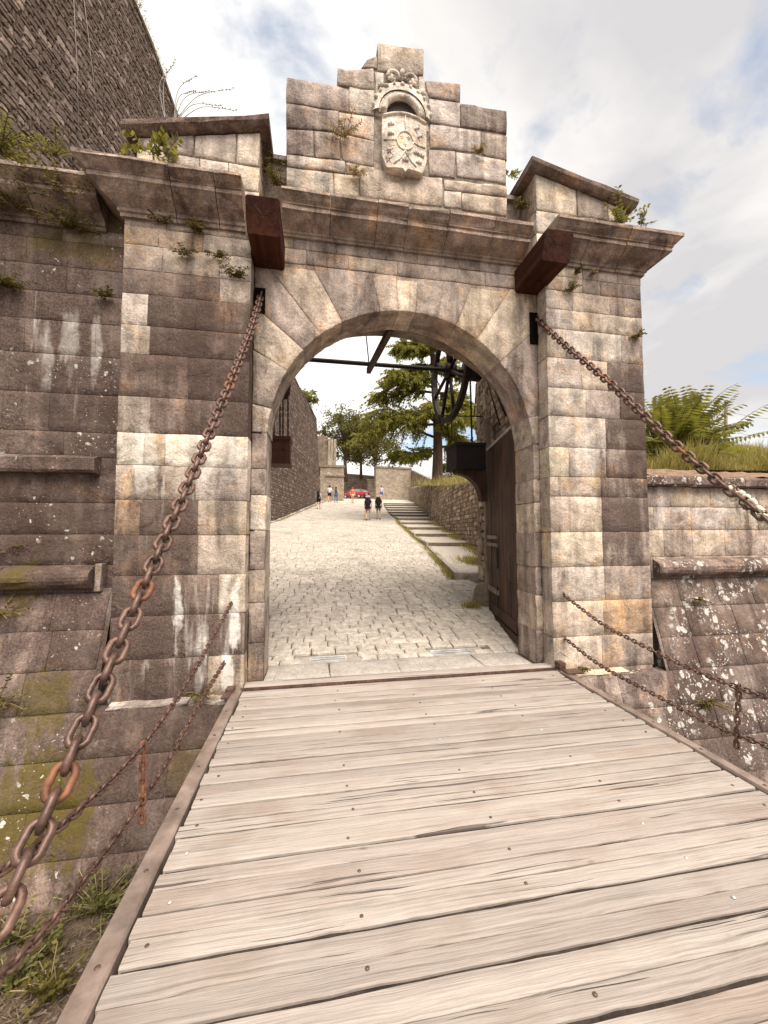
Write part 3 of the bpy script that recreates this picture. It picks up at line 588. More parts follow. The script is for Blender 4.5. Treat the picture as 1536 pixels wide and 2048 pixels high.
ridge([(-.95, .02), (-.36, .02)]); ridge([(.36, .02), (.6, -.03), (.95, -.02)]); ridge([(0, -.31), (-.1, -.5), (-.28, -.68), (-.5, -.82)]); ridge([(0, -.31), (.1, -.5), (.28, -.68), (.5, -.82)])
def charge(u, v, kind):
    x, z, y = sc_[0]+SW*u, sc_[1]+SH*v, sy(u)+.001; mb = MB()
    if kind == 'lily':
        mb.ball((x, y, z+.012), (.009, .012, .024), 6, 5)
        for s_ in (-1, 1): mb.ball((x+s_*.016, y, z+.006), (.009, .01, .016), 6, 5)
        mb.ball((x, y, z-.016), (.014, .01, .007), 6, 5)
    elif kind == 'castle':
        for k, h in ((-1, .03), (0, .045), (1, .03)): mb.box((x+k*.026-.010, y-.014, z-.03), (x+k*.026+.010, y+.01, z-.03+h*1.5))
        mb.box((x-.04, y-.012, z-.034), (x+.04, y+.01, z-.006))
    else:      # rampant beast: body, head, legs and tail
        mb.tube([(x-.02, y, z-.02), (x, y, z), (x+.025, y, z+.035)], [.018, .016, .014], 6); mb.ball((x+.032, y, z+.05), .015, 6, 5)
        for a, b in ((.03, .02), (.035, .04), (-.035, -.045), (.0, -.05)): mb.tube([(x+a*.3, y, z+b*.3), (x+a*1.3, y, z+b*1.1)], [.010, .006], 5)
        mb.tube([(x-.02, y, z-.02), (x-.05, y, z), (x-.045, y, z+.035)], [.007, .006, .008], 5)
    mb.build('shield_charge', M['shield'], shield, True)
for u, v, k in ((-.62, .62, 'castle'), (-.62, .28, 'castle'), (.52, .55, 'beast'), (.66, .30, 'beast'), (-.62, -.32, 'beast'), (-.66, -.62, 'beast'), (.50, -.28, 'castle'), (.74, -.30, 'castle'), (.62, -.58, 'castle'),
                (-.14, .14, 'lily'), (.14, .14, 'lily'), (0, -.12, 'lily'), (0, -.62, 'castle')): charge(u, v, k)
for o in list(hood.children)+list(shield.children)+[hood, shield]:
    if o.name.startswith('niche'): continue
    o.data.materials[0] = M['ash']; tone(o, (232, 222, 208), .12, var=.03)
# slots for the lifting chains and the two great beams ----------------
for nm, px0, px1, py0, py1 in (('l', 509, 531, 578, 625), ('r', 1060, 1084, 628, 688)):
    a, b = onY(px0, py1, YA), onY(px1, py0, YA)
    MB().box((a.x, YA-.013, a.z), (b.x, YA+.06, b.z)).build('chain_slot', m_flat('slot_shade', (.010, .007, .006), 1, 0), gate)  # thin near-black box: the slot's inner shade as colour, no hole cut
def beam(x0, x1, z0, z1, y0, y1, ch, label):
    e = thing('timber_beam', label, 'beam', ((x0+x1)/2, y1, z0), 'beams jutting from the gateway'); mb = MB(); K = 5; b = .018
    prof = [(x0+b, z0), (x1-b, z0), (x1, z0+b), (x1, z1-b), (x1-b, z1), (x0+b, z1), (x0, z1-b), (x0, z0+b)]
    for k in range(K+1):
        y = y0+(y1-y0)*k/K
        for x, z in prof: mb.v.append((x+R.uniform(-.003, .003), y, z+R.uniform(-.003, .003)))
    # bevelled outer end
    for x, z in prof: mb.v.append((x, y0-ch*(.15+.85*(z-z0)/(z1-z0)), z))
    mb.v[-8:] = mb.v[-8:]; n8 = 8
    for k in range(K):
        for i in range(8): p, q = k*8+i, k*8+(i+1) % 8; mb.f.append((p, q, q+8, p+8))
    f = (K+1)*8
    for i in range(8): mb.f.append((i, f+i, f+(i+1) % 8, (i+1) % 8))
    mb.f += [tuple(f+i for i in range(8)), tuple(K*8+7-i for i in range(8))]
    mb.build('timber', M['beam'], e)
    xm, ze = (x0+x1)/2, y0-ch*.6
    for a_, l_ in ((.5, .13), (1.5, .11), (2.4, .14), (4.2, .10)):
        dx_, dz_ = math.cos(a_), math.sin(a_); zc_ = (z0+z1)/2; yf = lambda z: y0-ch*(.15+.85*(z-z0)/(z1-z0))-.0005
        MB().tube([(xm+dx_*.02, yf(zc_+dz_*.02), zc_+dz_*.02), (xm+dx_*l_, yf(zc_+dz_*l_), zc_+dz_*l_)], [.004, .002], 5).build('end_check', M['dark'], e)
    for yy in (.35, .5): MB().ball(((x0+x1)/2, y0+(y1-y0)*yy, z0), (.022, .022, .012), 8, 5).build('bolt', M['dark'], e, True)
    return e
beam(-.735, -.40, 4.70, 5.01, -.30, .6, .14, 'dark red-brown timber beam end jutting out beside the left pier cornice')
beam(2.51, 2.86, 4.75, 5.06, -.40, .6, .10, 'dark brown timber beam jutting out by the right pier below its cornice')
# ================================================================== curtain walls either side
def fbat(u, v, w_): return (u, .29*(v+.05)-.12-w_, v)
def curtain(label, side):
    X = (lambda a: a)
    e = thing('curtain_wall', label, 'wall', (-4 if side < 0 else 6.5, .4, -2.1)); return e
cl = curtain('dark stained curtain wall with mossy ledge left of the gateway', -1)
XA = -7.0
lw = MB(); lw.box((XA, YC+.0055, 1.0), (XL0+.03, 1.4, 5.3)); lcore = lw.build('wall_core', M['ash'], cl); tone(lcore, (84, 65, 56), .65)
Zl = lambda py: onY(100, py, YC).z
ys = [405, 450, 478, 530, 583, 640, 707, 785, 862, 912]
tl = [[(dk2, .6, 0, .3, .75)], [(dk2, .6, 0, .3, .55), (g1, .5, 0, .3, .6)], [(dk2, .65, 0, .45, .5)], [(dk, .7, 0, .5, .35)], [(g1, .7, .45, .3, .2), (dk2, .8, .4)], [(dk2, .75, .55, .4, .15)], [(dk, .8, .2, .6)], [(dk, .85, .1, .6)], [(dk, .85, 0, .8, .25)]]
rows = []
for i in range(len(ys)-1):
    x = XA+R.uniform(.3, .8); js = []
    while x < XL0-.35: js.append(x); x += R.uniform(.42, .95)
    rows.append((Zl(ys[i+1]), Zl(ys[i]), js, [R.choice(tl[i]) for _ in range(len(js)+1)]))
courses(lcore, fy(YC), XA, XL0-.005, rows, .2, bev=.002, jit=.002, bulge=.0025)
zz = [1.30, 1.62, 1.95, Zl(950)]
rows = []
for i in range(3):
    x = XA+R.uniform(.3, .8); js = []
    while x < XL0-.35: js.append(x); x += R.uniform(.5, 1.0)
    rows.append((zz[i], zz[i+1], js, [(dk, .85, .1, .55, .1)]))
courses(lcore, fy(YC), XA, XL0-.005, rows, .2, bev=.002, jit=.002, bulge=.0025)
def prism(pr, x0, x1, name, parent, sp, K=4, jit=.006):
    mb = MB(); n = len(pr)
    for k in range(K+1):
        for y, z in pr: mb.v.append((x0+(x1-x0)*k/K, y+R.uniform(-jit, jit), z+R.uniform(-jit, jit)))
    for k in range(K):
        for i in range(n): a, b = k*n+i, k*n+(i+1) % n; mb.f.append((a, a+n, b+n, b))
    mb.f += [tuple(range(n)), tuple(K*n+n-1-i for i in range(n))]
    return tone(mb.build(name, M['ash'], parent), *sp)
x = -2.30
while x > XA:
    L = R.uniform(.5, .8); corn(max(XA, x-L)+.004, x-.004, YC, lift=-.01, parent=cl, grime=.55); x -= L
z1, z0 = Zl(913), Zl(950)
x = -2.28
while x > XA:
    L = R.uniform(.7, 1.2); prism([(YC+.1, z0), (YC-.10, z0+.02), (YC-.12, z0+.05), (YC-.12, z1-.03), (YC-.08, z1), (YC+.1, z1+.02)], max(XA, x-L)+.004, x-.004, 'ledge_stone', cl, (dk, .8, 0, .5, .2)); x -= L
def roll(y, z, r, n=9): return [(y+.12, z-r-.03), (y-.02, z-r-.03), (y-.02, z-r*.98)]+[(y-.02-r*1.05*math.sin(math.pi*i/n), z-r*math.cos(math.pi*i/n)) for i in range(1, n)]+[(y-.02, z+r), (y+.12, z+r+.02)]
x = -2.26
for k in range(6):
    L = R.uniform(.8, 1.1)
    if k == 0: tone(obj('cordon_end', block(rect(x, 1.03, x+.07, 1.32), fy(YC-.10), .2), M['ash'], cl), g1, .5, .5)
    prism(roll(YC-.06, 1.175, .115), max(XA, x-L)+.004, x-.004, 'cordon_stone', cl, (dk, .8, 0, .25, .3), 5); x -= L
# battered base of the left wall, under the ledge
bz = [-2.35, -1.9, -1.52, -1.16, -.80, -.44, -.07]
MB().grid(lambda a, b: fbat(XA+(-.80-XA)*a, -2.5+2.42*b, -.010), 4, 4).build('batter_core', M['ash'], cl).color = (.10, .07, .055, .6)
MB().grid(lambda a, b: fbat(XA+(XL0-.06-XA)*a, -.1+1.16*b, -.010), 4, 4).build('batter_core', M['ash'], cl).color = (.10, .07, .055, .6)
rows = []
for i in range(6):
    x = XA+R.uniform(.3, .8); js = []
    while x < -1.15: js.append(x); x += R.uniform(.5, 1.0)
    rows.append((bz[i], bz[i+1], js, [((dk2, .72, .1, .5, .45) if q_ < -3 else (dk, .85, .0, .2, .30) if q_ > -1.6 else (dk2, .75, .25, .6, .25)) for q_ in js+[-1]]))
courses(cl, fbat, XA, -.80, rows, .16, bev=.003, jit=.003, bulge=.003)
rows = []; bz2 = [-.06, .30, .66, 1.02]
for i in range(3):
    x = XA+R.uniform(.3, .8); js = []
    while x < XL0-.5: js.append(x); x += R.uniform(.5, .9)
    rows.append((bz2[i], bz2[i+1], js, [(dk2, .78, .2, .5, .2)]))
courses(cl, fbat, XA, XL0-.10, rows, .16)
for x0, x1 in ((XL0+.04, -1.25), (-1.24, -.80)): prism([(-.12, -.075), (-.125, -.045), (.06, -.03), (.06, -.075)], x0, x1, 'plinth_ledge', cl, (pale, .35, .5), 6, .012)
tone(obj('corbel', block(rect(-1.14, -.44, -.84, -.2), lambda u, v, w_: (u, -.16-w_*1, v), .2, .03), M['ash'], cl), dk2, .7, 0, 0, .3)
# right-hand wall -----------------------------------------------------
cr = curtain('low lichen-spotted curtain wall with stone coping and roll moulding right of the gateway', 1)
XB = 11.
rcore = MB().box((XR1-.1, YC+.009, 1.0), (XB, 1.0, 2.2)).build('wall_core', M['ash'], cr); tone(rcore, (200, 182, 158), .25)
Zr_ = lambda py: onY(1420, py, YC).z
ys = [975, 1015, 1060, 1112]; tr = [[(tn, .3), (lg, .4)], [(lg, .45, .2), (g1, .4), (tn, .3)], [(g1, .5, 0, .5), (tn, .45, 0, .5)]]
rows = []
for i in range(3):
    x = XR1+R.uniform(.3, .6); js = []
    while x < XB-.3: js.append(x); x += R.uniform(.45, .8)
    rows.append((Zr_(ys[i+1]), Zr_(ys[i]), js, [R.choice(tr[i]) for _ in range(len(js)+1)]))
courses(rcore, fy(YC), XR1, XB, rows, .2)
z0 = Zr_(975); x = XR1+.02
for k in range(9):
    L = R.uniform(.55, 1.0); prism([(YC+.6, z0), (YC-.09, z0), (YC-.11, z0+.02), (YC-.115, z0+.11), (YC-.09, z0+.135), (YC+.6, z0+.15)], x+.004, x+L-.004, 'coping_stone', cr, (dk2, .75, .1, 1.0), 4, .008); x += L
x = 4.40
tone(obj('cordon_end', block(rect(4.325, 1.02, 4.395, 1.31), fy(YC-.10), .2), M['ash'], cr), dkr, .6)
for k in range(7):
    L = R.uniform(.9, 1.3); prism(roll(YC-.06, 1.165, .115), x+.004, x+L-.004, 'cordon_stone', cr, (dk2, .75, .1, 1.15), 5); x += L
MB().grid(lambda a, b: fbat(2.9+(XB-2.9)*a, -2.5+2.42*b, -.010), 4, 4).build('batter_core', M['ash'], cr).color = (.16, .125, .10, .5)
MB().grid(lambda a, b: fbat(XR1+.06+(XB-XR1-.06)*a, -.1+1.16*b, -.010), 4, 4).build('batter_core', M['ash'], cr).color = (.16, .125, .10, .5)
rows = []
for i in range(6):
    x = 2.9+R.uniform(.4, .8); js = []
    while x < XB-.3: js.append(x); x += R.uniform(.5, 1.0)
    rows.append((bz[i], bz[i+1], js, [((g1, .62, .2, .95, .2) if q_ < 4 else (dkr, .75, .25, 1.0, .2)) for q_ in js+[9]]))
courses(cr, fbat, 2.9, XB, rows, .16)
rows = []
for i in range(3):
    x = XR1+R.uniform(.3, .8); js = []
    while x < XB-.5: js.append(x); x += R.uniform(.5, .9)
    rows.append((bz2[i], bz2[i+1], js, [(dk2, .7, .3, 1.1, .15)]))
courses(cr, fbat, XR1+.10, XB, rows, .16)
prism([(-.12, -.075), (-.125, -.045), (.06, -.03), (.06, -.075)], 2.95, 3.75, 'plinth_ledge', cr, (crm, .2, .3), 6, .012)
MB().box((-.82, .02, -2.4), (2.92, .19, -.10)).build('abutment', M['rubm'], gate)
# ================================================================== ground: road, steps, retaining walls
DR = Vector((.197, 1, 0)).normalized(); NRM = Vector((DR.y, -DR.x, 0))
XW = lambda Y: -7.05+.197*Y              # foot of the high wall
XE = lambda Y: 5.6+.18*(Y-8.7)           # face of the retaining wall
CURB = [onR(*p) for p in ((912, 1151.6), (857, 1094), (831.5, 1074.6), (817, 1060.5), (803, 1049.7), (797, 1041), (786, 1033.4), (778, 1027.5), (775, 1022), (772, 1017.3), (769, 1012.7), (768, 1009.3), (767, 1006.3))]
CURB[0] = Vector((3.40, 4.75, zr(4.75)))
def XK(Y):
    if Y < CURB[0].y: return 3.3+.1*Y
    for a, b in zip(CURB, CURB[1:]):
        if Y <= b.y: return a.x+(b.x-a.x)*(Y-a.y)/(b.y-a.y)
    return CURB[-1].x+.16*(Y-CURB[-1].y)
road = MB().grid(lambda a, b: (lambda Y: (XW(Y)-1+(XE(Y)+.6-XW(Y)+1)*a, Y, zr(Y)-.035))(.19+70*b*b), 6, 60).build('road', M['joint'], None, kind='structure')
MB().grid(lambda a, b: (lambda Y: (XW(Y)-.5+(22)*a, Y, zr(Y)-.02))(36+60*b), 4, 20).build('upper_road', M['sett'], None, kind='structure')
def setts():
    L = []; Y = .64
    while Y < 36:
        h = .14 if Y < .9 else R.uniform(.175, .225) if Y < 9 else R.uniform(.19, .24); x0, x1 = max(XW(Y)+.1, -2.6-.02*Y), XK(Y)-.06
        if Y < 1.45: x0, x1 = (-.95, 2.98)
        x = x0+R.uniform(-.2, 0)
        while x < x1:
            w_ = R.uniform(.19, .36)
            if not (Y < .90 and any(x+w_ > a-.02 and x < b+.02 for a, b in ((-.10, .38), (1.58, 2.06)))):
                pr = proj((x+w_/2, Y+h/2, zr(Y)))
                if 500 < pr[0] < 1060 and pr[1] < 1345: L.append((-(w_*h)/pr[2]**3, x, Y, w_, h))
            x += w_
        Y += h
    L.sort(); rest = MB()
    def put(mb, x, Y, w_, h):
        g = R.uniform(.004, .009); gy = R.uniform(.009, .014); z = R.uniform(-.003, .004); j = lambda: R.uniform(-.007, .007); i = len(mb.v); mx, my = x+w_/2, Y+h/2
        q = [(x+g+j(), Y+gy+j()), (x+w_-g+j(), Y+gy+j()), (x+w_-g+j(), Y+h-gy+j()), (x+g+j(), Y+h-gy+j())]
        for a, b in q: mb.v.append((a, b, zr(b)-.05))
        for a, b in q: mb.v.append((a, b, zr(b)+z-.010))
        for a, b in q: mb.v.append((a+(mx-a)*.14, b+(my-b)*.16, zr(b)+z+R.uniform(0, .006)))
        for k in range(4):
            for o_ in (0, 4): mb.f.append((i+o_+k, i+o_+(k+1) % 4, i+o_+4+(k+1) % 4, i+o_+4+k))
        mb.f.append((i+8, i+9, i+10, i+11))
    for k, (_, x, Y, w_, h) in enumerate(L):
        if k < 300: mb = MB(); put(mb, x, Y, w_, h); mb.build('paving_sett', M['sett'], road)
        else: put(rest, x, Y, w_, h)
    rest.build('paving_setts', M['sett'], road, kind='stuff')
setts()
for x0, x1 in ((-.56, -.46), (-.455, .16), (.165, .98), (.985, 2.02), (2.025, 2.64)):
    o = obj('threshold_slab', block([(x0, .17), (x1, .17), (x1+R.uniform(-.02, .02)*(x1 < 2.5), .635), (x0, .635)], lambda u, v, w_: (u, v, .024+w_), .1, .008, .003, .002), M['slab'], road)
def grate(px0, px1, py0, py1, label):
    a, b = onZ(px0, py1, .03), onZ(px1, py0, .03); x0, x1 = a.x, b.x; y0 = .69; y1 = .89
    e = thing('drain_grate', label, 'grate', ((x0+x1)/2, .8, .03), 'drain grates behind the threshold')
    for fx0, fx1, fy0, fy1 in ((x0-.2, x0-.014, y0-.045, y1+.026), (x1+.014, x1+.2, y0-.045, y1+.026), (x0-.013, x1+.013, y1+.004, y1+.026), (x0-.013, x1+.013, y0-.045, y0-.004)): MB().box((fx0, fy0, -.04), (fx1, fy1, .018)).build('surround', M['slab'], e)
    MB().box((x0, y0, -.06), (x1, y1, -.012)).build('sump', m_flat('sump_dark', (.02, .017, .015), .9), e)
    for k in range(3):
        y = y0+.022+(y1-y0-.044)*k/2; MB().box((x0, y-.019, .012), (x1, y+.019, .022)).build('bar', M['steel'], e)
    for xx in (x0, x1): MB().box((xx-.012, y0-.003, -.01), (xx+.012, y1+.003, .024)).build('end_bar', M['steel'], e)
grate(620, 692, 1317, 1330, 'steel drain grate in the paving, nearer the left jamb')
grate(876, 945, 1304, 1316, 'steel drain grate in the paving, nearer the open door')
# steps beside the road
steps = thing('stone_steps', 'long shallow flight of stone steps climbing beside the cobbled road', 'steps', (4.5, 10, .8))
m_tread = m_simple('step_tread_stone', (.36, .32, .265), (.47, .425, .36), 5, 7, .5, .012); m_riser = m_simple('step_riser_shaded', (.10, .078, .055), (.19, .15, .11), 8, 6, .7, .015)  # risers darker than treads: dirty stone, plus their shade put into the colour
for i in range(len(CURB)-1):
    a, b = CURB[i], CURB[i+1]; mb = MB(); K = 6; rise = .16
    ra, rb = (4.9 if i == 0 else XE(a.y)+.3), XE(b.y)+.3
    za, zb = zr(a.y)+rise, zr(b.y)+.03
    def top(s_, t_):
        y = a.y+(b.y-a.y)*t_; xl_ = a.x+(b.x-a.x)*t_; xr_ = ra+(rb-ra)*t_
        return (xl_+(xr_-xl_)*s_, y-(.35*s_ if i == 0 else .2*s_)*(1-t_), za+(zb-za)*t_+R.uniform(-.008, .008))
    mb.grid(top, 8, 5); st = mb.build('step', m_tread, steps)
    y0 = a.y; sk = .35 if i == 0 else .2; kn = MB(); n8 = 8
    for k in range(n8+1):
        x = a.x+(ra-a.x)*k/n8; yy = y0-sk*k/n8
        kn.v += [(x, yy-.012+R.uniform(-.006, .006), za-.24), (x, yy-.014+R.uniform(-.008, .008), za-.01), (x, yy+.012, za+.006), (x, yy+.16, za+.008), (x, yy+.16, za-.24)]
    for k in range(n8):
        for q in range(4): p = k*5+q; kn.f.append((p, p+5, p+6, p+1))
    kn.f += [(0, 1, 2, 3, 4), tuple(n8*5+4-q for q in range(5))]
    kn.build('riser', m_riser if i else M['slab'], st)
    MB().grid(lambda s_, t_: (lambda tp, g: (tp[0]-.012, tp[1], g+(tp[2]-.004-g)*s_))(top(0, t_), zr(a.y+(b.y-a.y)*t_)-.05), 1, 5).build('step_side', m_riser, st)
    ce = MB(); K = 5
    for k in range(K+1):
        t_ = k/K; p = top(0, t_); ce.v += [(p[0]-.07, p[1], zr(p[1])-.05), (p[0]-.07, p[1], p[2]+.012), (p[0]+.055, p[1], p[2]+.018), (p[0]+.055, p[1], zr(p[1])-.05)]
    for k in range(K):
        for q in range(3): v0 = k*4+q; ce.f.append((v0, v0+4, v0+5, v0+1))
    ce.f += [(0, 1, 2, 3), (K*4+3, K*4+2, K*4+1, K*4)]
    if i < 5: ce.build('kerb_stone', M['slab'], steps)
# retaining wall right of the steps
rw = thing('retaining_wall', 'warm rubble retaining wall rising behind the stone steps', 'wall', (6, 10, 1))
d2 = Vector((.18, 1, 0)).normalized(); n2_ = Vector((-d2.y, d2.x, 0)); O2 = Vector((XE(4.), 4., 0))
f2 = lambda u, v, w_: O2+d2*u+n2_*w_+Vector((0, 0, v))
tops = [onPlane(px, py, O2, n2_) for px, py in ((951, 962), (884, 967), (821, 975), (776, 983))]
tp2 = [((p-O2).dot(d2), p.z) for p in tops]; tp2 = [(0, tp2[0][1]-.05)]+tp2+[(60, tp2[-1][1]+1.2)]
def interp(tab):
    def f(u):
        if u <= tab[0][0]: return tab[0][1]
        for (a, za), (b, zb) in zip(tab, tab[1:]):
            if u <= b: return za+(zb-za)*(u-a)/(b-a)
        return tab[-1][1]
    return f
vt2 = interp(tp2); vb2 = lambda u: zr(4+u*d2.y)-.1
wc = MB(); K = 24
for k in range(K+1):
    u = 46*k/K
    for p in (f2(u, vb2(u), -.02), f2(u, vt2(u), -.02), f2(u, vt2(u)+.02, -.5), f2(u, vb2(u), -.5)): wc.v.append(tuple(p))
for k in range(K):
    for q in range(4): a, b = k*4+q, k*4+(q+1) % 4; wc.f.append((a, a+4, b+4, b))
wc.f += [(0, 1, 2, 3), tuple(K*4+3-q for q in range(4))]
wc.build('wall_core', M['rubm2'], rw)
rubble(rw, f2, 0, 46, vb2, lambda u: vt2(u)+.05, M['rub2'], (.13, .22), (.14, .38), [(755, 950, 975, 1130)], 300)
# the high bastion wall on the left
hw = thing('bastion_wall', 'towering dark rubble wall rising behind the gateway and along the left of the road', 'wall', (-5, 10, 0))
O1 = Vector((XW(0), 0, 0)); BT = .06
f1 = lambda u, v, w_: O1+DR*u+NRM*(w_-BT*v)+Vector((0, 0, v))
PN = NRM+Vector((0, 0, BT))
tp1 = []
for px, py in ((265, 0), (318, 130), (350, 230), (588, 757), (618, 812), (650, 872)):
    p = onPlane(px, py, O1, PN); tp1.append(((p-O1).dot(DR), p.z))
tp1 = [(1.2, tp1[0][1]+1.2)]+tp1
vt1 = interp(tp1); UE = onR(642, 1002).y/DR.y; vb1 = lambda u: zr(u*DR.y)-.15
wc = MB(); K = 40
for k in range(K+1):
    u = 1.4+(UE-1.4)*k/K
    for p in (f1(u, vb1(u)-1, -.03), f1(u, vt1(u), -.03), f1(u, vt1(u)+.03, -1.4), f1(u, vb1(u)-1, -1.4)): wc.v.append(tuple(p))
for k in range(K):
    for q in range(4): a, b = k*4+q, k*4+(q+1) % 4; wc.f.append((a, a+4, b+4, b))
wc.f += [(0, 1, 2, 3), tuple(K*4+3-q for q in range(4))]
wc.build('wall_core', M['rubm'], hw)
rubble(hw, f1, 1.4, UE, vb1, lambda u: vt1(u)+.08, M['rub'], (.09, .26), (.09, .34), [(-40, -40, 380, 420), (530, 740, 670, 1060)], 300, prot=.022)
cp = MB(); K = 30     # worn coping along the top edge
for k in range(K+1):
    u = 1.4+(UE-1.4)*k/K
    for p in (f1(u, vt1(u)+.03, .05+R.uniform(-.03, .03)), f1(u, vt1(u)+.20+R.uniform(-.05, .05), .05+R.uniform(-.03, .03)), f1(u, vt1(u)+.22, -1.3), f1(u, vt1(u)+.03, -1.3)): cp.v.append(tuple(p))
for k in range(K):
    for q in range(4): a, b = k*4+q, k*4+(q+1) % 4; cp.f.append((a, a+4, b+4, b))
cp.build('coping', M['rubm'], hw)
for px0, px1, lab in ((147, 158, 'thin cable hanging down the dark bastion wall, the left one'), (167, 200, 'thin cable hanging down the dark bastion wall, the right one')):
    a = onPlane(px0, -10, O1+NRM*.06, PN); b = onPlane(px1, 300, O1+NRM*.06, PN)
    MB().tube([tuple(a), tuple(a.lerp(b, .5)+NRM*.03), tuple(b)], .006, 5).build('cable', m_flat('pale_cable', (.26, .24, .22)), None, True, label=lab, cat='cable', group='cables on the bastion wall')
# buttress and walls closing the view at the top of the road
def far_block(name, label, x0, x1, y0, y1, z0, z1, mat, cap=.12, drop=0.):
    e = thing(name, label, 'wall', ((x0+x1)/2, y0, z0)); mb = MB(); K = 8
    mb.v = [(x0, y0, z0), (x1, y0, z0), (x1, y1, z0), (x0, y1, z0), (x0, y0, z1), (x1, y0, z1-drop), (x1, y1, z1-drop), (x0, y1, z1)]
    mb.f = [(3, 2, 1, 0), (4, 5, 6, 7), (0, 1, 5, 4), (1, 2, 6, 5), (2, 3, 7, 6), (3, 0, 4, 7)]
    mb.build('wall_face', mat, e)
    c = MB(); i = cap
    c.v = [(x0-i, y0-i, z1+.002), (x1+i, y0-i, z1-drop+.002), (x1+i, y1+i, z1-drop+.002), (x0-i, y1+i, z1+.002), (x0-i, y0-i, z1+.25), (x1+i, y0-i, z1-drop+.25), (x1+i, y1+i, z1-drop+.25), (x0-i, y1+i, z1+.25)]
    c.f = mb.f[:]; c.build('coping', M['rubm2'], e); return e
def far_mat(name, c1, c2, sc=2.2):
    t = NT(name, .95, .1); p = t.pos(); b = t.n('ShaderNodeTexVoronoi'); b.inputs['Scale'].default_value = sc; t.L(t.pos((1, 1, 1.9)), b.inputs['Vector'])
    c = t.mix(t.math('MULTIPLY', b.outputs['Color'], 1.), c1, c2); c = t.mix(1, c, t.ramp(t.noise(p, 1.5, 6, .65), (.3, .65), (.7, 1.3)), 'MULTIPLY'); e = t.vor(t.pos((1, 1, 1.9)), sc, 'DISTANCE_TO_EDGE')
    return t.fin(c, t.bump(t.ramp(e, (0, 0), (.12, 1)), .7, .06))
mf1 = far_mat('far_masonry', (.15, .115, .085), (.27, .215, .165)); mf2 = far_mat('far_pale_masonry', (.27, .22, .165), (.40, .335, .26))
def farbox(name, label, px0, px1, pyt, pyb, Y, dep, mat, drop=0., zb=None):
    a = onY(px0, pyb, Y); b = onY(px1, pyt, Y); return far_block(name, label, a.x, b.x, Y, Y+dep, a.z-1.2 if zb is None else zb, b.z, mat, .1, drop)
fb = farbox('stone_buttress', 'square stone buttress at the far end of the dark road wall, behind the walking couple', 640, 688, 935, 997, 40.5, 2.5, mf2)
MB().box((onY(651, 952, 40.5).x-.05, 40.38, onY(660, 953, 40.5).z), (onY(688, 952, 40.5).x+.08, 40.52, onY(660, 950, 40.5).z)).build('string_course', M['rubm2'], fb)
pl = thing('stone_pilaster', 'pale stone pilaster rising above the square buttress', 'pilaster', tuple(onY(660, 936, 42.)))
a, b = onY(655, 936, 42.6), onY(673, 880, 42.6)
for k in range(3):
    x0 = a.x+(b.x-a.x)*k/3; MB().box((x0+.03, 42.2+.12*(k % 2), a.z-1), (x0+(b.x-a.x)/3-.03, 43.4, b.z)).build('shaft', mf2, pl)
MB().box((a.x-1.6, 42.5, a.z-1), (a.x, 43.6, b.z+.4)).build('backing', mf1, pl)
farbox('end_wall', 'brown stone wall closing the road behind the red car', 683, 770, 951, 1000, 66, 1, mf1, .5)
farbox('end_wall', 'lower stone wall right of the red car', 735, 775, 962, 1000, 63, 1, mf1)
farbox('flanking_wall', 'pale flanking wall with rounded corner above the top of the steps', 752, 822, 937, 992, 52, 1.5, mf2, .15)
a = onY(822, 940, 52); b = onY(874, 966, 40)
fw = thing('flanking_wall', 'wall descending rightward behind the cedar trunk', 'wall', (a.x, 52, 6)); mb = MB()
for p, zt in ((a, a.z), (b, b.z)):
    for dx, dy in ((0, 0), (.6, .4)): mb.v += [(p.x+dx, p.y+dy, 4.), (p.x+dx, p.y+dy, zt)]
mb.f = [(0, 1, 5, 4), (2, 6, 7, 3), (1, 3, 7, 5), (0, 2, 3, 1), (4, 5, 7, 6)]; mb.build('wall_face', mf1, fw)
# terrace behind the retaining wall, and the grassy bank behind the low curtain wall
def zbank(x, y):
    s_ = .10+.20*max(0, min(1, (x-6.5)/4.5)); z = 2.60+max(0, y-.9)*s_+.06*mnoise.noise((x*.8, y*.8, 0)); e = XE(max(y, 4))
    if y > 4 and x < e+6: z = min(z, vt2((y-4)/d2.y)+.02+.10*max(0, x-e-.4))
    return min(z, 5.2+.03*y)
bank = MB()
def bk(a, b): y = .75+90*b*b; xl_ = (XR1+.25 if y < 1.4 else 3.9 if y < 4 else XE(y)+.35); x = xl_+40*a*a; return (x, y, zbank(x, y))
bank.grid(bk, 40, 46).build('grass_bank', M['turf'], None, True, kind='structure')
ed = MB().grid(lambda a, b: (XR1+.25+10*a, .17+.95*b, 2.405+.215*b+.06*math.sin(b*2.6)+.045*mnoise.noise((a*30, b*4, 1))+.02*mnoise.noise((a*90, b*9, 1))), 110, 8)
ed.build('dry_earth_edge', M['earth'], None, True, kind='structure')
# the moat floor and the wide ground around
def zm(x, y): return -1.47+.10*mnoise.noise((x*.9, y*.9, 3))+.05*mnoise.noise((x*3, y*3, 5))-.05*min(0, y+1)*.6
moat = MB().grid(lambda a, b: (lambda x, y: (x, y, zm(x, y)))(-16+34*a, -14+13.9*b), 130, 60).build('moat_ground', M['soil'], None, True, kind='structure')
MB().box((-300, -300, -2.9), (300, 400, -2.75)).build('ground', M['soil'], None, kind='structure')
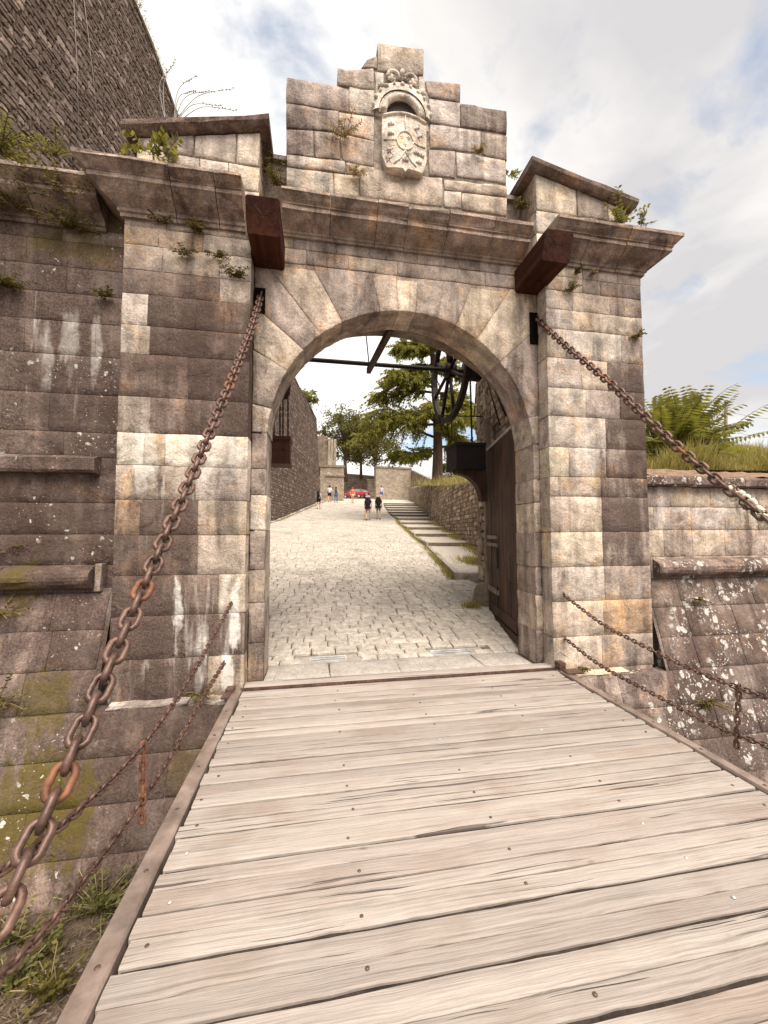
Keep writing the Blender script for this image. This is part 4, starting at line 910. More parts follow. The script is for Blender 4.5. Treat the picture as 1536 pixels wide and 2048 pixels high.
# ================================================================== wooden bridge
br = thing('wooden_bridge', 'weathered plank drawbridge deck leading to the archway', 'bridge', (XC, -3, -.1))
BX0, BX1 = -.745, 2.815
y = -.032
for k in range(60):
    wide = k % 2 == 1; hw_ = .1075+(R.uniform(-.018, .018) if not wide else -off_); off_ = hw_-.1075 if not wide else 0
    y1 = y; y0 = y-hw_; y = y0; mb = MB(); K = 40; gw0, gw1 = R.uniform(.006, .010), R.uniform(.0016, .0042); g0, g1_ = (gw0, gw1) if wide else (gw1, gw0)
    dz = R.uniform(-.005, .004); e0, e1 = R.uniform(-.012, .01), R.uniform(-.02, .006); ph = R.uniform(0, 9); bow = R.uniform(-.003, .003)
    for i in range(K+1):
        x = BX0+e0+.012+(BX1+e1-.012-BX0-e0)*i/K; a = y0+g0+.004*mnoise.noise((x*2.2+ph, 0, 0))+R.uniform(-.0015, .0015); b = y1-g1_+.004*mnoise.noise((x*2.2+ph, 7, 0))+R.uniform(-.0015, .0015)
        if R.random() < .06: a += R.uniform(.002, .006)
        z = dz+.004*mnoise.noise((x*1.1, ph, 0)); c = .006
        for yy, zz_ in ((a, -.07), (a, z-.008), (a+c, z-.001), (a+(b-a)*.5, z+bow), (b-c, z-.001), (b, z-.008), (b, -.07)): mb.v.append((x, yy, zz_))
    for i in range(K):
        for q in range(7): p, q2 = i*7+q, i*7+(q+1) % 7; mb.f.append((p, p+7, q2+7, q2))
    mb.f += [tuple(range(7)), tuple(K*7+6-q for q in range(7))]
    pk = mb.build('plank', M['deck'], br)
    if wide: MB().box((BX0+.03, y0-.02, -.045), (BX1-.03, y0+.02, -.016)).build('seam_shade', M['seam'], br)  # near-black strip that paints in the shade down the plank gap
    if y1 > -4.2 and wide:
        for xx in (-.66, .20, .98, 1.85, 2.66):
            if R.random() < .75: MB().ball((xx+R.uniform(-.03, .03), (y0+y1)/2+R.uniform(-.02, .03), dz+.002), (.009, .009, .004), 8, 4).build('nail', M['steel'] if R.random() < .4 else M['rust'], pk, True)
mb = MB(); K = 40
for i in range(K+1):
    x = BX0-.05+(BX1-BX0+.12)*i/K
    for yy, zz_ in ((-.026, -.1), (-.024, .006), (.06+.02*mnoise.noise((x*3, 1, 1)), .026+.006*mnoise.noise((x*5, 1, 4))), (.155, .022), (.16, -.1)): mb.v.append((x, yy, zz_))
for i in range(K):
    for q in range(5): p, q2 = i*5+q, i*5+(q+1) % 5; mb.f.append((p, p+5, q2+5, q2))
mb.f += [tuple(range(5)), tuple(K*5+4-q for q in range(5))]
mb.build('end_timber', M['deck'], br)
MB().box((BX0-.02, -.0315, .0), (BX1+.05, -.0265, .03)).build('end_strip', M['rust'], br)
for x0, x1, nm in ((BX0-.108, BX0, 'side_rail'), (BX1+.004, BX1+.10, 'side_rail')):
    mb = MB(); K = 14
    for i in range(K+1):
        yy = -6.45+6.44*i/K
        for xx, zz_ in ((x0, -.20), (x0+.004, -.004), (x0+.010, .012), (x1-.012, .012), (x1-.004, .004), (x1-.004, -.20)): mb.v.append((xx, yy, zz_+R.uniform(-.0015, .0015)))
    for i in range(K):
        for q in range(6): p, q2 = i*6+q, i*6+(q+1) % 6; mb.f.append((p, q2, q2+6, p+6))
    mb.f += [tuple(5-q for q in range(6)), tuple(K*6+q for q in range(6))]
    r_ = mb.build(nm, M['edge'], br)
    for i in range(12): MB().ball(((x0+x1)/2, -.5-.42*i, .012), (.012, .012, .004), 8, 4).build('bolt', M['rust'], r_, True)
for xx in (-.45, .3, 1.04, 1.8, 2.5): MB().box((xx-.08, -6.4, -.32), (xx+.08, -.1, -.071)).build('joist', M['door'], br)
for xx, s_ in ((-.86, -1), (2.87, 1)):
    h = thing('hinge_block', 'small rusty hinge block at the '+('left' if s_ < 0 else 'right')+' corner where bridge meets gateway', 'hinge', (xx, -.05, .0), 'bridge hinges')
    MB().box((xx-.04, -.10, -.03), (xx+.04, .0, .10 if s_ > 0 else .05)).build('lug', M['rust'], h)
    MB().box((xx-.05 if s_ < 0 else xx-.02, -.24, .013), (xx+.02 if s_ < 0 else xx+.17, -.101, .03)).build('plate', M['rust'], h)
# ------------------------------------------------------------------ chains
def link_mesh(p, wd, r, n=14, m=7):
    rr = wd/2-r; Lh = max(.001, p/2+r-rr); pts = []
    for k in range(n):
        a = 2*math.pi*k/n; pts.append(Vector((rr*math.cos(a), 0, rr*math.sin(a)+(Lh if math.sin(a) > 0 else -Lh))))
    mb = MB()
    for k in range(n):
        t = (pts[(k+1) % n]-pts[k-1]).normalized(); a = Vector((0, 1, 0)); b = t.cross(a)
        for j in range(m): an = 2*math.pi*j/m; mb.v.append(tuple(pts[k]+(a*math.cos(an)+b*math.sin(an))*r))
    for k in range(n):
        for j in range(m): mb.f.append((k*m+j, k*m+(j+1) % m, ((k+1) % n)*m+(j+1) % m, ((k+1) % n)*m+j))
    return mb.mesh('link', True)
def catmull(P, sub=12):
    out = []
    for i in range(len(P)-1):
        p0, p1, p2, p3 = P[max(i-1, 0)], P[i], P[i+1], P[min(i+2, len(P)-1)]
        for k in range(sub):
            t = k/sub; out.append(.5*((2*p1)+(p2-p0)*t+(2*p0-5*p1+4*p2-p3)*t*t+(3*p1-p0-3*p2+p3)*t**3))
    out.append(P[-1]); return out
def chain(label, P, p, wd, r, mats, group, wrap=None, name='iron_chain', roll0=-.385):
    e = thing(name, label, 'chain', tuple(P[0]), group); me = {}
    pts = catmull(P); acc = 0; nxt = 0; k = 0
    for a, b in zip(pts, pts[1:]):
        L = (b-a).length
        while acc+L >= nxt:
            c = a.lerp(b, (nxt-acc)/L); t = (b-a).normalized(); mt = mats(k, c); key = mt.name
            if key not in me: me[key] = link_mesh(p, wd, r); me[key].materials.append(mt)
            o = bpy.data.objects.new('link', me[key]); COL.objects.link(o); adopt(o, e); o.rotation_mode = 'QUATERNION'
            q = t.to_track_quat('Z', 'Y'); from_roll = Matrix.Rotation(roll0+(math.pi/2 if k % 2 else 0)+R.uniform(-.12, .12), 4, 'Z').to_quaternion()
            o.rotation_quaternion = q @ from_roll; o.location = c; k += 1; nxt += p
        acc += L
    return e
def onvert(pxs, a, b):      # pixels lifted onto the vertical plane through two plan points
    n = Vector((b[1]-a[1], -(b[0]-a[0]), 0)); return [onPlane(px, py, (a[0], a[1], 0), n) for px, py in pxs]
def mixr(k, c): return M['orange'] if R.random() < .06 else M['rust']
P = onvert([(523, 585), (505, 650), (470, 742), (425, 852), (370, 985), (305, 1135), (235, 1297), (165, 1460), (95, 1625), (40, 1745)], (-.66, .25), (-.80, -4.2))
P.append(P[-1]+(P[-1]-P[-2])*4.2); P[-1].z = max(P[-1].z, .05)
chain('heavy rusty lifting chain slanting from the left slot down across the left wall', P, .070, .084, .0122, mixr, 'lifting chains of the drawbridge')
P = onvert([(1068, 633), (1130, 690), (1210, 757), (1283, 826), (1345, 885), (1400, 933), (1450, 972), (1500, 1010), (1540, 1043)], (2.80, .25), (2.95, -4.2))
P.append(P[-1]+(P[-1]-P[-2])*10)
rc = chain('heavy rusty lifting chain slanting from the right slot, wrapped in cream rope lower down', P, .070, .084, .0122, mixr, 'lifting chains of the drawbridge')
pp = catmull(onvert([(1462, 985), (1500, 1010), (1540, 1045), (1580, 1080)], (2.80, .25), (2.95, -4.2)), 20)
for s_ in (-1, 1):     # cream strand lying along each side of the links
    MB().tube([p+Vector((0, .012*math.sin(i*.9+s_), s_*.036+.012*math.cos(i*1.1))) for i, p in enumerate(pp)], [.014+.005*math.sin(i*1.7) for i in range(len(pp))], 8).build('rope_wrap', M['cream'], rc, True)
aL, bL, aR, bR = (-.87, -.01), (-.96, -4.5), (2.97, -.01), (3.06, -4.5)
def tail(P, k=3): P.append(P[-1]+(P[-1]-P[-2])*k); return P
lowc = lambda k, c: M['rust']
uL = onvert([(462, 1208), (400, 1322), (340, 1418), (285, 1492), (220, 1562), (150, 1627), (80, 1686), (0, 1744)], aL, bL)
lL = onvert([(447, 1328), (400, 1405), (345, 1508), (285, 1600), (220, 1692), (140, 1797), (70, 1882), (0, 1955)], aL, bL)
uR = onvert([(1124, 1187), (1200, 1245), (1260, 1278), (1330, 1313), (1400, 1345), (1475, 1375), (1540, 1397)], aR, bR)
lR = onvert([(1124, 1272), (1200, 1330), (1300, 1384), (1400, 1437), (1475, 1470), (1540, 1494)], aR, bR)
gp = 'guard chains beside the bridge'
for lab, P in (('thin guard chain left of the bridge, upper of the two', uL), ('thin guard chain left of the bridge, lower of the two', lL), ('thin guard chain right of the bridge, upper of the two', uR), ('thin guard chain right of the bridge, lower of the two', lR)):
    chain(lab, tail(P, 5 if P is uR or P is lR else 2), .044, .044, .0066, lowc, gp)
    s0 = P[0]; st = thing('wall_staple', 'iron staple holding the '+lab.replace('thin ', ''), 'staple', tuple(s0), 'staples for the guard chains')
    MB().tube([s0+Vector((0, .03, -.02)), s0+Vector((0, -.035, -.02)), s0+Vector((0, -.035, .02)), s0+Vector((0, .03, .02))], .008, 6).build('staple_bar', M['rust'], st, True)
for lab, U, L_, px, a, b in (('short orange rusted chain linking the two guard chains left of the bridge', (287, 1495), (284, 1640), 0, aL, bL), ('short rusted chain linking the two guard chains right of the bridge', (1478, 1376), (1473, 1490), 0, aR, bR)):
    q = onvert([U, ((U[0]+L_[0])/2, (U[1]+L_[1])/2), L_], a, b); chain(lab, q, .046, .040, .0075, lambda k, c: M['orange'] if lab.startswith('short orange') else M['rust'], 'guard chain ties')
# ================================================================== behind the arch: door, lifting gear
dr = thing('wooden_door', 'dark plank door leaf standing open against the right side of the passage', 'door', (2.95, 1.6, .05))
A, B = Vector((2.80, .69, 0)), Vector((3.20, 2.48, 0)); dd = (B-A).normalized(); dn = Vector((-dd.y, dd.x, 0)); DL = (B-A).length
nb = 9
for k in range(nb):
    u0, u1 = DL*k/nb+.003, DL*(k+1)/nb-.003
    cuts = [.06]+sorted(R.sample([.55, .9, 1.3, 1.75, 2.2], R.choice((0, 1, 2))))+[3.17]
    for z0, z1 in zip(cuts, cuts[1:]):
        c = A+dd*(u0+u1)/2+Vector((0, 0, (z0+z1)/2)); MB().obox(c, dd*(u1-u0)/2, dn*(.028+R.uniform(-.004, .006)), (0, 0, (z1-z0)/2-.002)).build('door_board', M['door'], dr)
for z, u0, u1, th, mt in ((.30, .05, .95*DL, .07, 'door'), (.14, 0.02, .9*DL, .05, 'door'), (1.42, .62*DL, DL, .03, 'post'), (1.55, .62*DL, DL, .03, 'post'), (.62, .60*DL, DL, .04, 'post')):
    MB().obox(A+dd*(u0+u1)/2+dn*.045+Vector((0, 0, z)), dd*(u1-u0)/2, dn*.016, (0, 0, th)).build('door_rail', M[mt], dr)
MB().obox(A+dd*DL*.5+dn*.02+Vector((0, 0, 3.19)), dd*DL/2, dn*.035, (0, 0, .018)).build('top_strap', M['steel'], dr)
for z in (1.2, .55): MB().obox(A+dd*DL*.62+dn*.05+Vector((0, 0, z)), dd*.012, dn*.012, (0, 0, .17)).build('bolt_bar', M['dark'], dr)
sw = thing('passage_wall', 'rough stone side wall of the gate passage behind the open door', 'wall', (3.5, 3, .3)); a3, b3 = Vector((3.13, 1.38, 0)), Vector((3.74, 4.2, 0)); d3 = (b3-a3).normalized(); n3 = Vector((-d3.y, d3.x, 0)); L3 = (b3-a3).length
f3 = lambda u, v, w_: a3+d3*u+n3*w_+Vector((0, 0, v))
mb = MB(); mb.obox(a3+d3*L3/2-n3*.33+Vector((0, 0, 2.5)), d3*L3/2, n3*.3, (0, 0, 2.9)); mb.build('wall_core', M['rubm2'], sw)
rubble(sw, f3, 0, L3-.02, lambda u: .0, lambda u: 5.3, M['rub2'], (.12, .24), (.15, .4), [(940, 700, 1040, 1190)], 160)
for r in range(16):      # dressed quoins on the far end
    z0 = .25+r*.32; d_ = .45 if r % 2 else .3
    mb = MB().obox(b3-d3*(d_/2-.03)-n3*.22+Vector((0, 0, z0+.15)), d3*(d_/2), n3*.25, (0, 0, .153)); mb.build('quoin', M['rub2'], sw)
tp = thing('timber_post', 'upright grey timber post at the far edge of the open door', 'post', (3.22, 2.62, .2))
MB().obox((3.27, 2.72, 2.0), d3*.07, n3*.06, (0, 0, 1.85)).build('post_shaft', M['post'], tp)
gw = thing('guard_stone', 'rounded stone bollard at the foot of the open door', 'bollard', tuple(onR(965, 1214)))
c = onR(968, 1210); mb = MB().grid(lambda a, b: (lambda r: (c.x+.07+r*math.cos(2*math.pi*a), c.y+.1+r*math.sin(2*math.pi*a), c.z-.05+.47*math.sin(b*math.pi/2)))(.24*max(.0, math.cos(b*math.pi/2))**.55*(1+.08*mnoise.noise((a*5, b*4, 2)))), 18, 10)
mb.build('stone_body', m_simple('guard_stone_rock', (.10, .078, .055), (.21, .165, .12), 7, 6, .7, .02), gw, True)
# lifting gear
ax0, ax1 = onY(600, 721, 2.4), onY(1000, 745, 2.4); az = (ax0.z+ax1.z)/2
gear = thing('lifting_wheel', 'large dark spoked pulley wheel on an iron axle behind the arch', 'wheel', (2.4, 2.4, az))
MB().tube([(-1.2, 2.4, az), (3.5, 2.4, az)], .038, 8).build('axle', M['dark'], gear, True)
def rim(X, r, wd, th, nm):
    mb = MB(); n = 36
    for k in range(n):
        a = 2*math.pi*k/n
        for rr, xx in ((r-th, X-wd), (r, X-wd), (r, X+wd), (r-th, X+wd)): mb.v.append((xx, 2.4+rr*math.sin(a), az+rr*math.cos(a)))
    for k in range(n):
        for q in range(4): p, p2 = k*4+q, k*4+(q+1) % 4; a = ((k+1) % n)*4; mb.f.append((p, p2, a+(q+1) % 4, a+q))
    mb.build(nm, M['dark'], gear)
rim(2.40, .97, .045, .10, 'rim')
for k in range(8):
    a = 2*math.pi*k/8+.25; MB().tube([(2.40, 2.4+.1*math.sin(a), az+.1*math.cos(a)), (2.40, 2.4+.92*math.sin(a), az+.92*math.cos(a))], .034, 6).build('spoke', M['dark'], gear, True)
MB().tube([(2.30, 2.4, az), (2.50, 2.4, az)], .13, 12).build('hub', M['dark'], gear, True)
rim2 = thing('chain_wheel', 'smaller dark chain wheel beside the large pulley wheel', 'wheel', (2.95, 2.4, az))
MB().tube([(2.72, 2.4, az), (3.0, 2.4, az)], .17, 14).build('drum', M['dark'], rim2, True)
MB().tube([(2.70, 2.4, az), (2.72, 2.4, az)], .24, 16).build('flange', M['dark'], rim2, True)
st = thing('brace_beam', 'wooden brace running from the arch crown back to the iron axle', 'beam', (.93, 1.6, 4.4)); a, b = onY(783, 655, .72), onY(737, 742, 2.36)
d_ = (b-a); MB().obox((a+b)/2, d_/2, Vector((.035, 0, 0)), d_.cross(Vector((1, 0, 0))).normalized()*.05).build('brace_timber', M['door'], st)
MB().tube([onY(732, 668, 2.0), onY(739, 738, 2.38)], .010, 6).build('tie_rod', M['dark'], st, True)
for i, (p0, p1, Y0, Y1) in enumerate((((975, 748), (1012, 832), 2.4, 1.45), ((973, 756), (1000, 850), 2.4, 1.75))):
    MB().tube([onY(*p0, Y0), onY(*p1, Y1)], .014, 6).build('iron_brace', M['dark'], None, True, label='thin iron brace slanting from the axle to the passage wall, '+('upper' if i == 0 else 'lower')+' one', cat='brace', group='axle braces')
rb = thing('iron_bar', 'thin horizontal iron bar below the large pulley wheel', 'bar', tuple(onY(925, 832, 2.4))); MB().tube([onY(876, 831, 2.4), onY(966, 833, 2.4)], .012, 6).build('bar_rod', M['dark'], rb, True)
def cbox(x0, x1, y0, y1, z0, z1, mt, label):
    e = thing('counterweight', label, 'counterweight', ((x0+x1)/2, (y0+y1)/2, z0), 'drawbridge counterweights'); b = .012; mb = MB()
    mb.box((x0, y0, z0), (x1, y1, z1)); mb.build('weight_box', mt, e); MB().box((x0-.012, y0-.012, z1-.04), (x1+.012, y1+.012, z1+.012)).build('lid', mt, e)
    MB().box((x0-.010, y0-.010, z0-.012), (x1+.010, y1+.010, z0+.03)).build('base_band', mt, e)
    for xx in (x0+.1, x1-.1): MB().ball((xx, y0-.004, (z0+z1)/2), .018, 8, 5).build('rivet', M['dark'], e, True)
    return e
blk = m_iron('black_painted_iron', (.008, .005, .004), (.022, .014, .011), .7, .2)
a, b = onY(913, 935, 2.30), onY(968, 887, 2.30); cbox(a.x, b.x+.03, 2.30, 2.85, a.z, b.z, blk, 'black counterweight box resting on a bracket by the open door')
bk_ = thing('bracket', 'curved dark timber bracket under the black counterweight box', 'bracket', (b.x, 2.6, a.z-.4)); x1_ = b.x+.10; mb = MB(); n = 10
prof = [(a.x+.06, a.z-.002), (x1_, a.z-.002), (x1_, a.z-.60)]+[(x1_-.09-(x1_-.13-a.x)*(1-math.cos(t/n*math.pi/2)), a.z-.58+.50*math.sin(t/n*math.pi/2)) for t in range(n+1)]
for yy in (2.45, 2.62):
    for x, z in prof: mb.v.append((x, yy, z))
m_ = len(prof); mb.f = [tuple(range(m_)), tuple(2*m_-1-i for i in range(m_))]+[(i, i+m_, (i+1) % m_+m_, (i+1) % m_) for i in range(m_)]; mb.build('bracket_timber', M['door'], bk_)
a, b = onY(530, 925, 2.0), onY(580, 874, 2.0); lb = cbox(a.x, b.x, 2.0, 2.4, a.z, b.z, M['box'], 'red-brown counterweight box hanging behind the left jamb')
lt = (a.x+b.x)/2
pb = thing('pulley_block', 'dark pulley block hanging above the red-brown counterweight', 'pulley', (lt, 2.2, 4.0)); top_ = onY(570, 770, 2.2); MB().tube([top_+Vector((-.02, 0, .5)), top_+Vector((0, 0, .1)), top_+Vector((0, 0, -.16)), top_+Vector((0, 0, -.24))], [.10, .10, .085, .03], 10).build('block_body', M['door'], pb, True)
MB().tube([top_+Vector((0, 0, .45)), (top_.x, 2.4, az)], .02, 6).build('hanger', M['dark'], pb, True)
dkl = lambda k, c: M['dark']
for i, (px, py0, py1) in enumerate(((548, 838, 878), (560, 800, 876), (566, 800, 876), (576, 800, 874))):
    chain('dark hanging chain above the red-brown counterweight box, '+('leftmost', 'second from left', 'third from left', 'rightmost')[i]+' strand', [onY(px, py0, 2.2), onY(px, (py0+py1)/2, 2.2), onY(px, py1, 2.2)], .05, .035, .007, dkl, 'chains of the left counterweight')
chain('dark hanging chain dropping from the axle to the black counterweight box', [onY(940, 745, 2.5), onY(942, 815, 2.5), onY(944, 888, 2.5)], .06, .045, .009, dkl, 'chains of the lifting gear')
for i, pts in enumerate((((895, 848), (897, 870), (899, 888)), ((903, 848), (904, 868), (903, 884)), ((952, 770), (951, 800), (948, 835)), ((879, 835), (884, 862), (896, 874)))):
    chain('loose dark chain end dangling under the lifting wheel, '+('longest', 'middle', 'rightmost', 'curved leftmost')[i]+' one', [onY(x, y_, 2.45) for x, y_ in pts], .035, .026, .005, dkl, 'chains of the lifting gear')
# ================================================================== plants
def weed(label, p, n=9, size=.22, mat='fern', up=.5, out=(0, -1, 0), droop=.5, leaf=.04, wid=.45, name='wall_fern', cat='plant', group=None, spread=1.0):
    """stems that spring from one point, each set with small leaves"""
    e = thing(name, label, cat, tuple(p), group); mb = MB(); sm = MB(); p = Vector(p); out = Vector(out)
    for k in range(n):
        d = Vector((R.uniform(-1, 1)*spread, R.uniform(-.5, .5)*spread, R.uniform(-.2, 1)*up+.15))+out*R.uniform(.25, .8); d.normalize(); L = size*R.uniform(.5, 1.15); q = p+Vector((R.uniform(-.3, .3), 0, R.uniform(-.1, .1)))*size*.5; pts = [q.copy()]
        for i in range(7):
            q = q+d*L/7; d = (d+Vector((0, 0, -droop*.16))).normalized(); pts.append(q.copy())
            for s_ in (-1, 1):
                sd_ = d.cross(Vector((0, 0, 1)))
                if sd_.length < .01: sd_ = Vector((1, 0, 0))
                mb.leaf(q, d*.5+sd_.normalized()*s_+Vector((0, 0, R.uniform(-.4, .3))), leaf*R.uniform(.6, 1.2), leaf*wid)
        sm.tube(pts, [.0035]*8, 4, False)
    mb.build('foliage', M[mat], e); sm.build('stem', M['dry'] if mat != 'fleaf' else M['bark'], e); return e
def at(px, py, Y=-.01): return onY(px, py, Y)
W = [('mossy fern mat hanging under the left curtain wall cornice, leftmost', (35, 425), 34, .36, YC-.03), ('wide fern mat under the curtain wall cornice, left of the pier', (135, 415), 60, .48, YC-.03),
     ('fern clump below the wide mat on the curtain wall', (145, 462), 40, .34, YC-.02), ('ferns trailing beside the left pier just under its cornice', (205, 415), 34, .34, YC-.03), ('low fern tuft at the left edge of the curtain wall', (15, 577), 30, .26, YC-.02),
     ('small fern in the curtain wall joint beside the pier', (216, 594), 9, .13, YC-.02), ('fern sprig on the pier below its cornice, leftmost there', (325, 447), 9, .15, -.01), ('fern sprig in the pier joint under the cornice middle', (378, 420), 9, .17, -.03),
     ('fern row in the upper pier joint', (392, 465), 12, .16, -.01), ('tiny fern sprig low in the upper pier stones', (370, 512), 6, .13, -.01), ('fern tuft at the pier joint corner near the beam', (437, 515), 7, .12, -.01), ('fern sprays on the pier below the left beam', (470, 555), 13, .17, -.01),
     ('small fern under the right cornice near the beam', (1150, 548), 6, .11, -.01), ('small fern on the right pier below the beam', (1140, 583), 8, .14, -.01), ('reddish fern under the right cornice middle', (1185, 550), 6, .11, -.01), ('little fern on the right edge of the right pier', (1270, 676), 7, .12, -.01),
     ('dry weed clump in the crest joint left of the shield', (690, 275), 12, .24, YA-.02), ('small dry tuft on the right side of the crest', (955, 308), 7, .12, YA-.02), ('reddish dry weed below the crest clump', (710, 352), 7, .16, YA-.02),
     ('dark weeds growing between the left parapet and the crest', (556, 372), 14, .24, YA+.2), ('weeds growing on the link wall face beside the left parapet', (532, 345), 9, .22, YA+.3), ('weeds at the foot of the right parapet flank', (1035, 418), 12, .22, YA+.2),
     ('grass tuft at the foot of the right pier', (1165, 1336), 8, .10, -.05), ('grass tuft on the plinth ledge by the left chain', (400, 1392), 10, .13, -.10)]
for lab, (px, py), n, sz, Y in W: weed(lab, at(px, py, Y), n, sz, 'dry' if 'dry' in lab or 'reddish' in lab else 'fern', group='wall plants')
MB0 = lambda x, z: (x, .29*(z+.05)-.14, z)
for lab, (px, py), n, sz in (('green bush trailing at the left edge of the battered wall, upper', (8, 1230), 16, .34), ('green bush trailing at the left edge of the battered wall, lower', (5, 1400), 16, .38), ('fern tuft at the left edge beside the roll moulding', (15, 1105), 10, .2), ('grassy tuft on the lichen wall right of the bridge', (1420, 1410), 16, .2), ('small weed on the lichen wall under the roll moulding', (1395, 1200), 8, .12)):
    p = onY(px, py, -.2 if px < 500 else .0); p = Vector(MB0(*(onY(px, py, MB0(0, p.z)[1]).xz))); weed(lab, p, n, sz, 'fern', group='wall plants')
weed('yellow-green leafy shrub on top of the curtain wall at the left edge', onY(-5, 305, YC), 50, .42, 'fleaf', .8, (-.3, -.2, .25), .5, .055, .5, 'leafy_shrub', 'shrub', None, 1.3)
weed('small yellow-green sprig creeping along the curtain wall cornice', onY(110, 312, YC-.1), 16, .24, 'fleaf', .6, (0, -.2, .2), .4, .04, .5, 'leafy_sprig', 'plant')
weed('fig seedling with pale green leaves before the left parapet block', onY(300, 308, .06), 5, .34, 'fleaf', 1.3, (0, -.1, .2), .6, .07, .8, 'fig_seedling', 'plant')
weed('second fig seedling with upright stems right of the first', onY(338, 312, .06), 3, .28, 'fleaf', 1.6, (0, -.1, .4), .4, .075, .85, 'fig_seedling', 'plant')
weed('leafy seedling growing on the right cornice', onY(1240, 446, .05), 16, .34, 'fleaf', 1.2, (0, -.1, .4), .35, .055, .6, 'leafy_seedling', 'plant')
weed('small sprig at the outer end of the right cornice', onY(1283, 452, .1), 6, .24, 'mleaf', 1.4, (.2, 0, .5), .2, .05, .5, 'leafy_sprig', 'plant')
weed('tiny yellow plant at the right edge of the crest', onY(1018, 350, YA+.3), 6, .2, 'fleaf', 1, (.3, 0, .3), .2, .05, .5, 'leafy_sprig', 'plant')
# tall dry stalks on top of the left parapet
e = thing('dry_stalks', 'tall bare dry flower stalks above the left parapet block', 'plant', tuple(onY(345, 235, .7))); mb = MB(); b0 = onY(350, 238, .75)
for px, py, bx in ((352, 122, 330), (392, 152, 348), (466, 178, 352), (443, 212, 356), (474, 222, 362), (418, 182, 350), (393, 181, 350), (335, 140, 330)):
    t_ = onY(px, py, .75); b_ = onY(bx, 240, .75); m_ = b_.lerp(t_, .5)+Vector((-.08, 0, .10)); cv = catmull([b_, m_, t_], 6); mb.tube(cv, [.0055-.003*i/len(cv) for i in range(len(cv))], 4)
    for i in range(7): q = cv[-1].lerp(cv[-5], i/6); mb.ball(q+Vector((R.uniform(-.015, .015), 0, R.uniform(-.01, .02))), .010, 5, 3)
mb.build('stalk', m_flat('dry_stem', (.30, .27, .25)), e, True)
# dry grass along the top of the bastion wall
gr = MB()
for k in range(2600):
    u = R.choice((R.uniform(6.0, 9.6), R.uniform(9, 16), R.uniform(3, 9))); z = vt1(u)+.2; p = f1(u, z-R.uniform(0, .5)*R.random(), .08+R.uniform(-.2, .06)); L = R.uniform(.10, .38); gr.leaf(p, (R.uniform(-.4, .6), R.uniform(-.5, .5), R.uniform(.0, 1)), L, .012)
gr.build('dry_grass', M['dry'], None, label='dry grass fringe along the top of the bastion wall', cat='grass', kind='stuff')
# shrubs at the far end of the bastion wall top
def crown(mb, c, r, n, L, wd, flat=1., hole=.0, seed=0, tiers=None):
    """leaf clumps spread through a lumpy volume"""
    c = Vector(c); cl_ = []
    for k in range(max(6, n//90)):
        d = Vector((R.gauss(0, 1), R.gauss(0, 1), R.gauss(0, 1))).normalized(); cl_.append(c+Vector((d.x*r[0], d.y*r[1], d.z*r[2]))*R.uniform(.35, 1.))
    for k in range(n):
        q = R.choice(cl_); s_ = .30*min(r)*R.uniform(.5, 1.25); d = Vector((R.gauss(0, 1), R.gauss(0, 1), R.gauss(0, .7))); mb.leaf(q+d*s_*.6, (R.uniform(-1, 1), R.uniform(-1, 1), R.uniform(-.9, .5)), L*R.uniform(.6, 1.3), wd*R.uniform(.7, 1.2))
    return cl_
def tree(label, base, top, r, n, L, wd, mat, trunk=.25, name='broadleaf_tree', group=None, zc=None):
    base = Vector(base); top = Vector(top); e = thing(name, label, 'tree', tuple(base), group); mb = MB(); cl_ = crown(mb, zc or top, r, n, L, wd); mb.build('crown', M[mat], e)
    tb = MB(); mid = base.lerp(top, .5)+Vector((R.uniform(-.3, .3), 0, 0)); tb.tube([base-Vector((0, 0, .3)), mid, top], [trunk, trunk*.7, trunk*.3], 8)
    for q in cl_[::2]: s_ = base.lerp(top, R.uniform(.35, .8)); tb.tube([s_, s_.lerp(q, .5)+Vector((0, 0, .25)), q], [trunk*.32, trunk*.2, trunk*.07], 5)
    tb.build('trunk', M['bark'], e, True); return e
p = f1(tp1[5][0]+1, vt1(tp1[5][0])+.5, -.6); tree('yellow-green bush on top of the dark road wall', p-Vector((0, 0, .8)), p+Vector((0, 0, .7)), (1.4, 1.2, 1.1), 1500, .34, .12, 'fleaf', .08, 'leafy_shrub')
p = f1(tp1[6][0]-.3, vt1(tp1[6][0])+.2, -.6); tree('small dry bush at the end of the dark road wall top', p-Vector((0, 0, .6)), p+Vector((0, 0, .3)), (1.1, 1., .7), 800, .3, .1, 'mleaf', .06, 'leafy_shrub')
Y = 58.
tree('tall loose tree beyond the end wall, left', onY(692, 960, Y), onY(690, 862, Y), (4.4, 3.5, 4.6), 7000, .40, .20, 'dleaf', .34, group='trees beyond the walls')
tree('dark tree beyond the end wall behind the cedar, middle', onY(752, 960, 62.), onY(752, 885, 62.), (5.6, 4, 4.4), 7000, .42, .22, 'dleaf', .36, group='trees beyond the walls')
tree('dark foliage tree between the far trees', onY(722, 955, 66.), onY(720, 880, 66.), (4.2, 3, 5.0), 4200, .5, .26, 'dleaf', .3, group='trees beyond the walls')
tree('low green tree right of the cedar trunk', onY(915, 965, 30.), onY(915, 938, 30.), (1.7, 1.6, 1.2), 2200, .28, .13, 'mleaf', .1, group='trees beyond the walls')
tree('green tree far right behind the retaining wall', onY(945, 958, 34.), onY(950, 915, 34.), (2.2, 2, 2.0), 2600, .3, .14, 'mleaf', .12, group='trees beyond the walls')
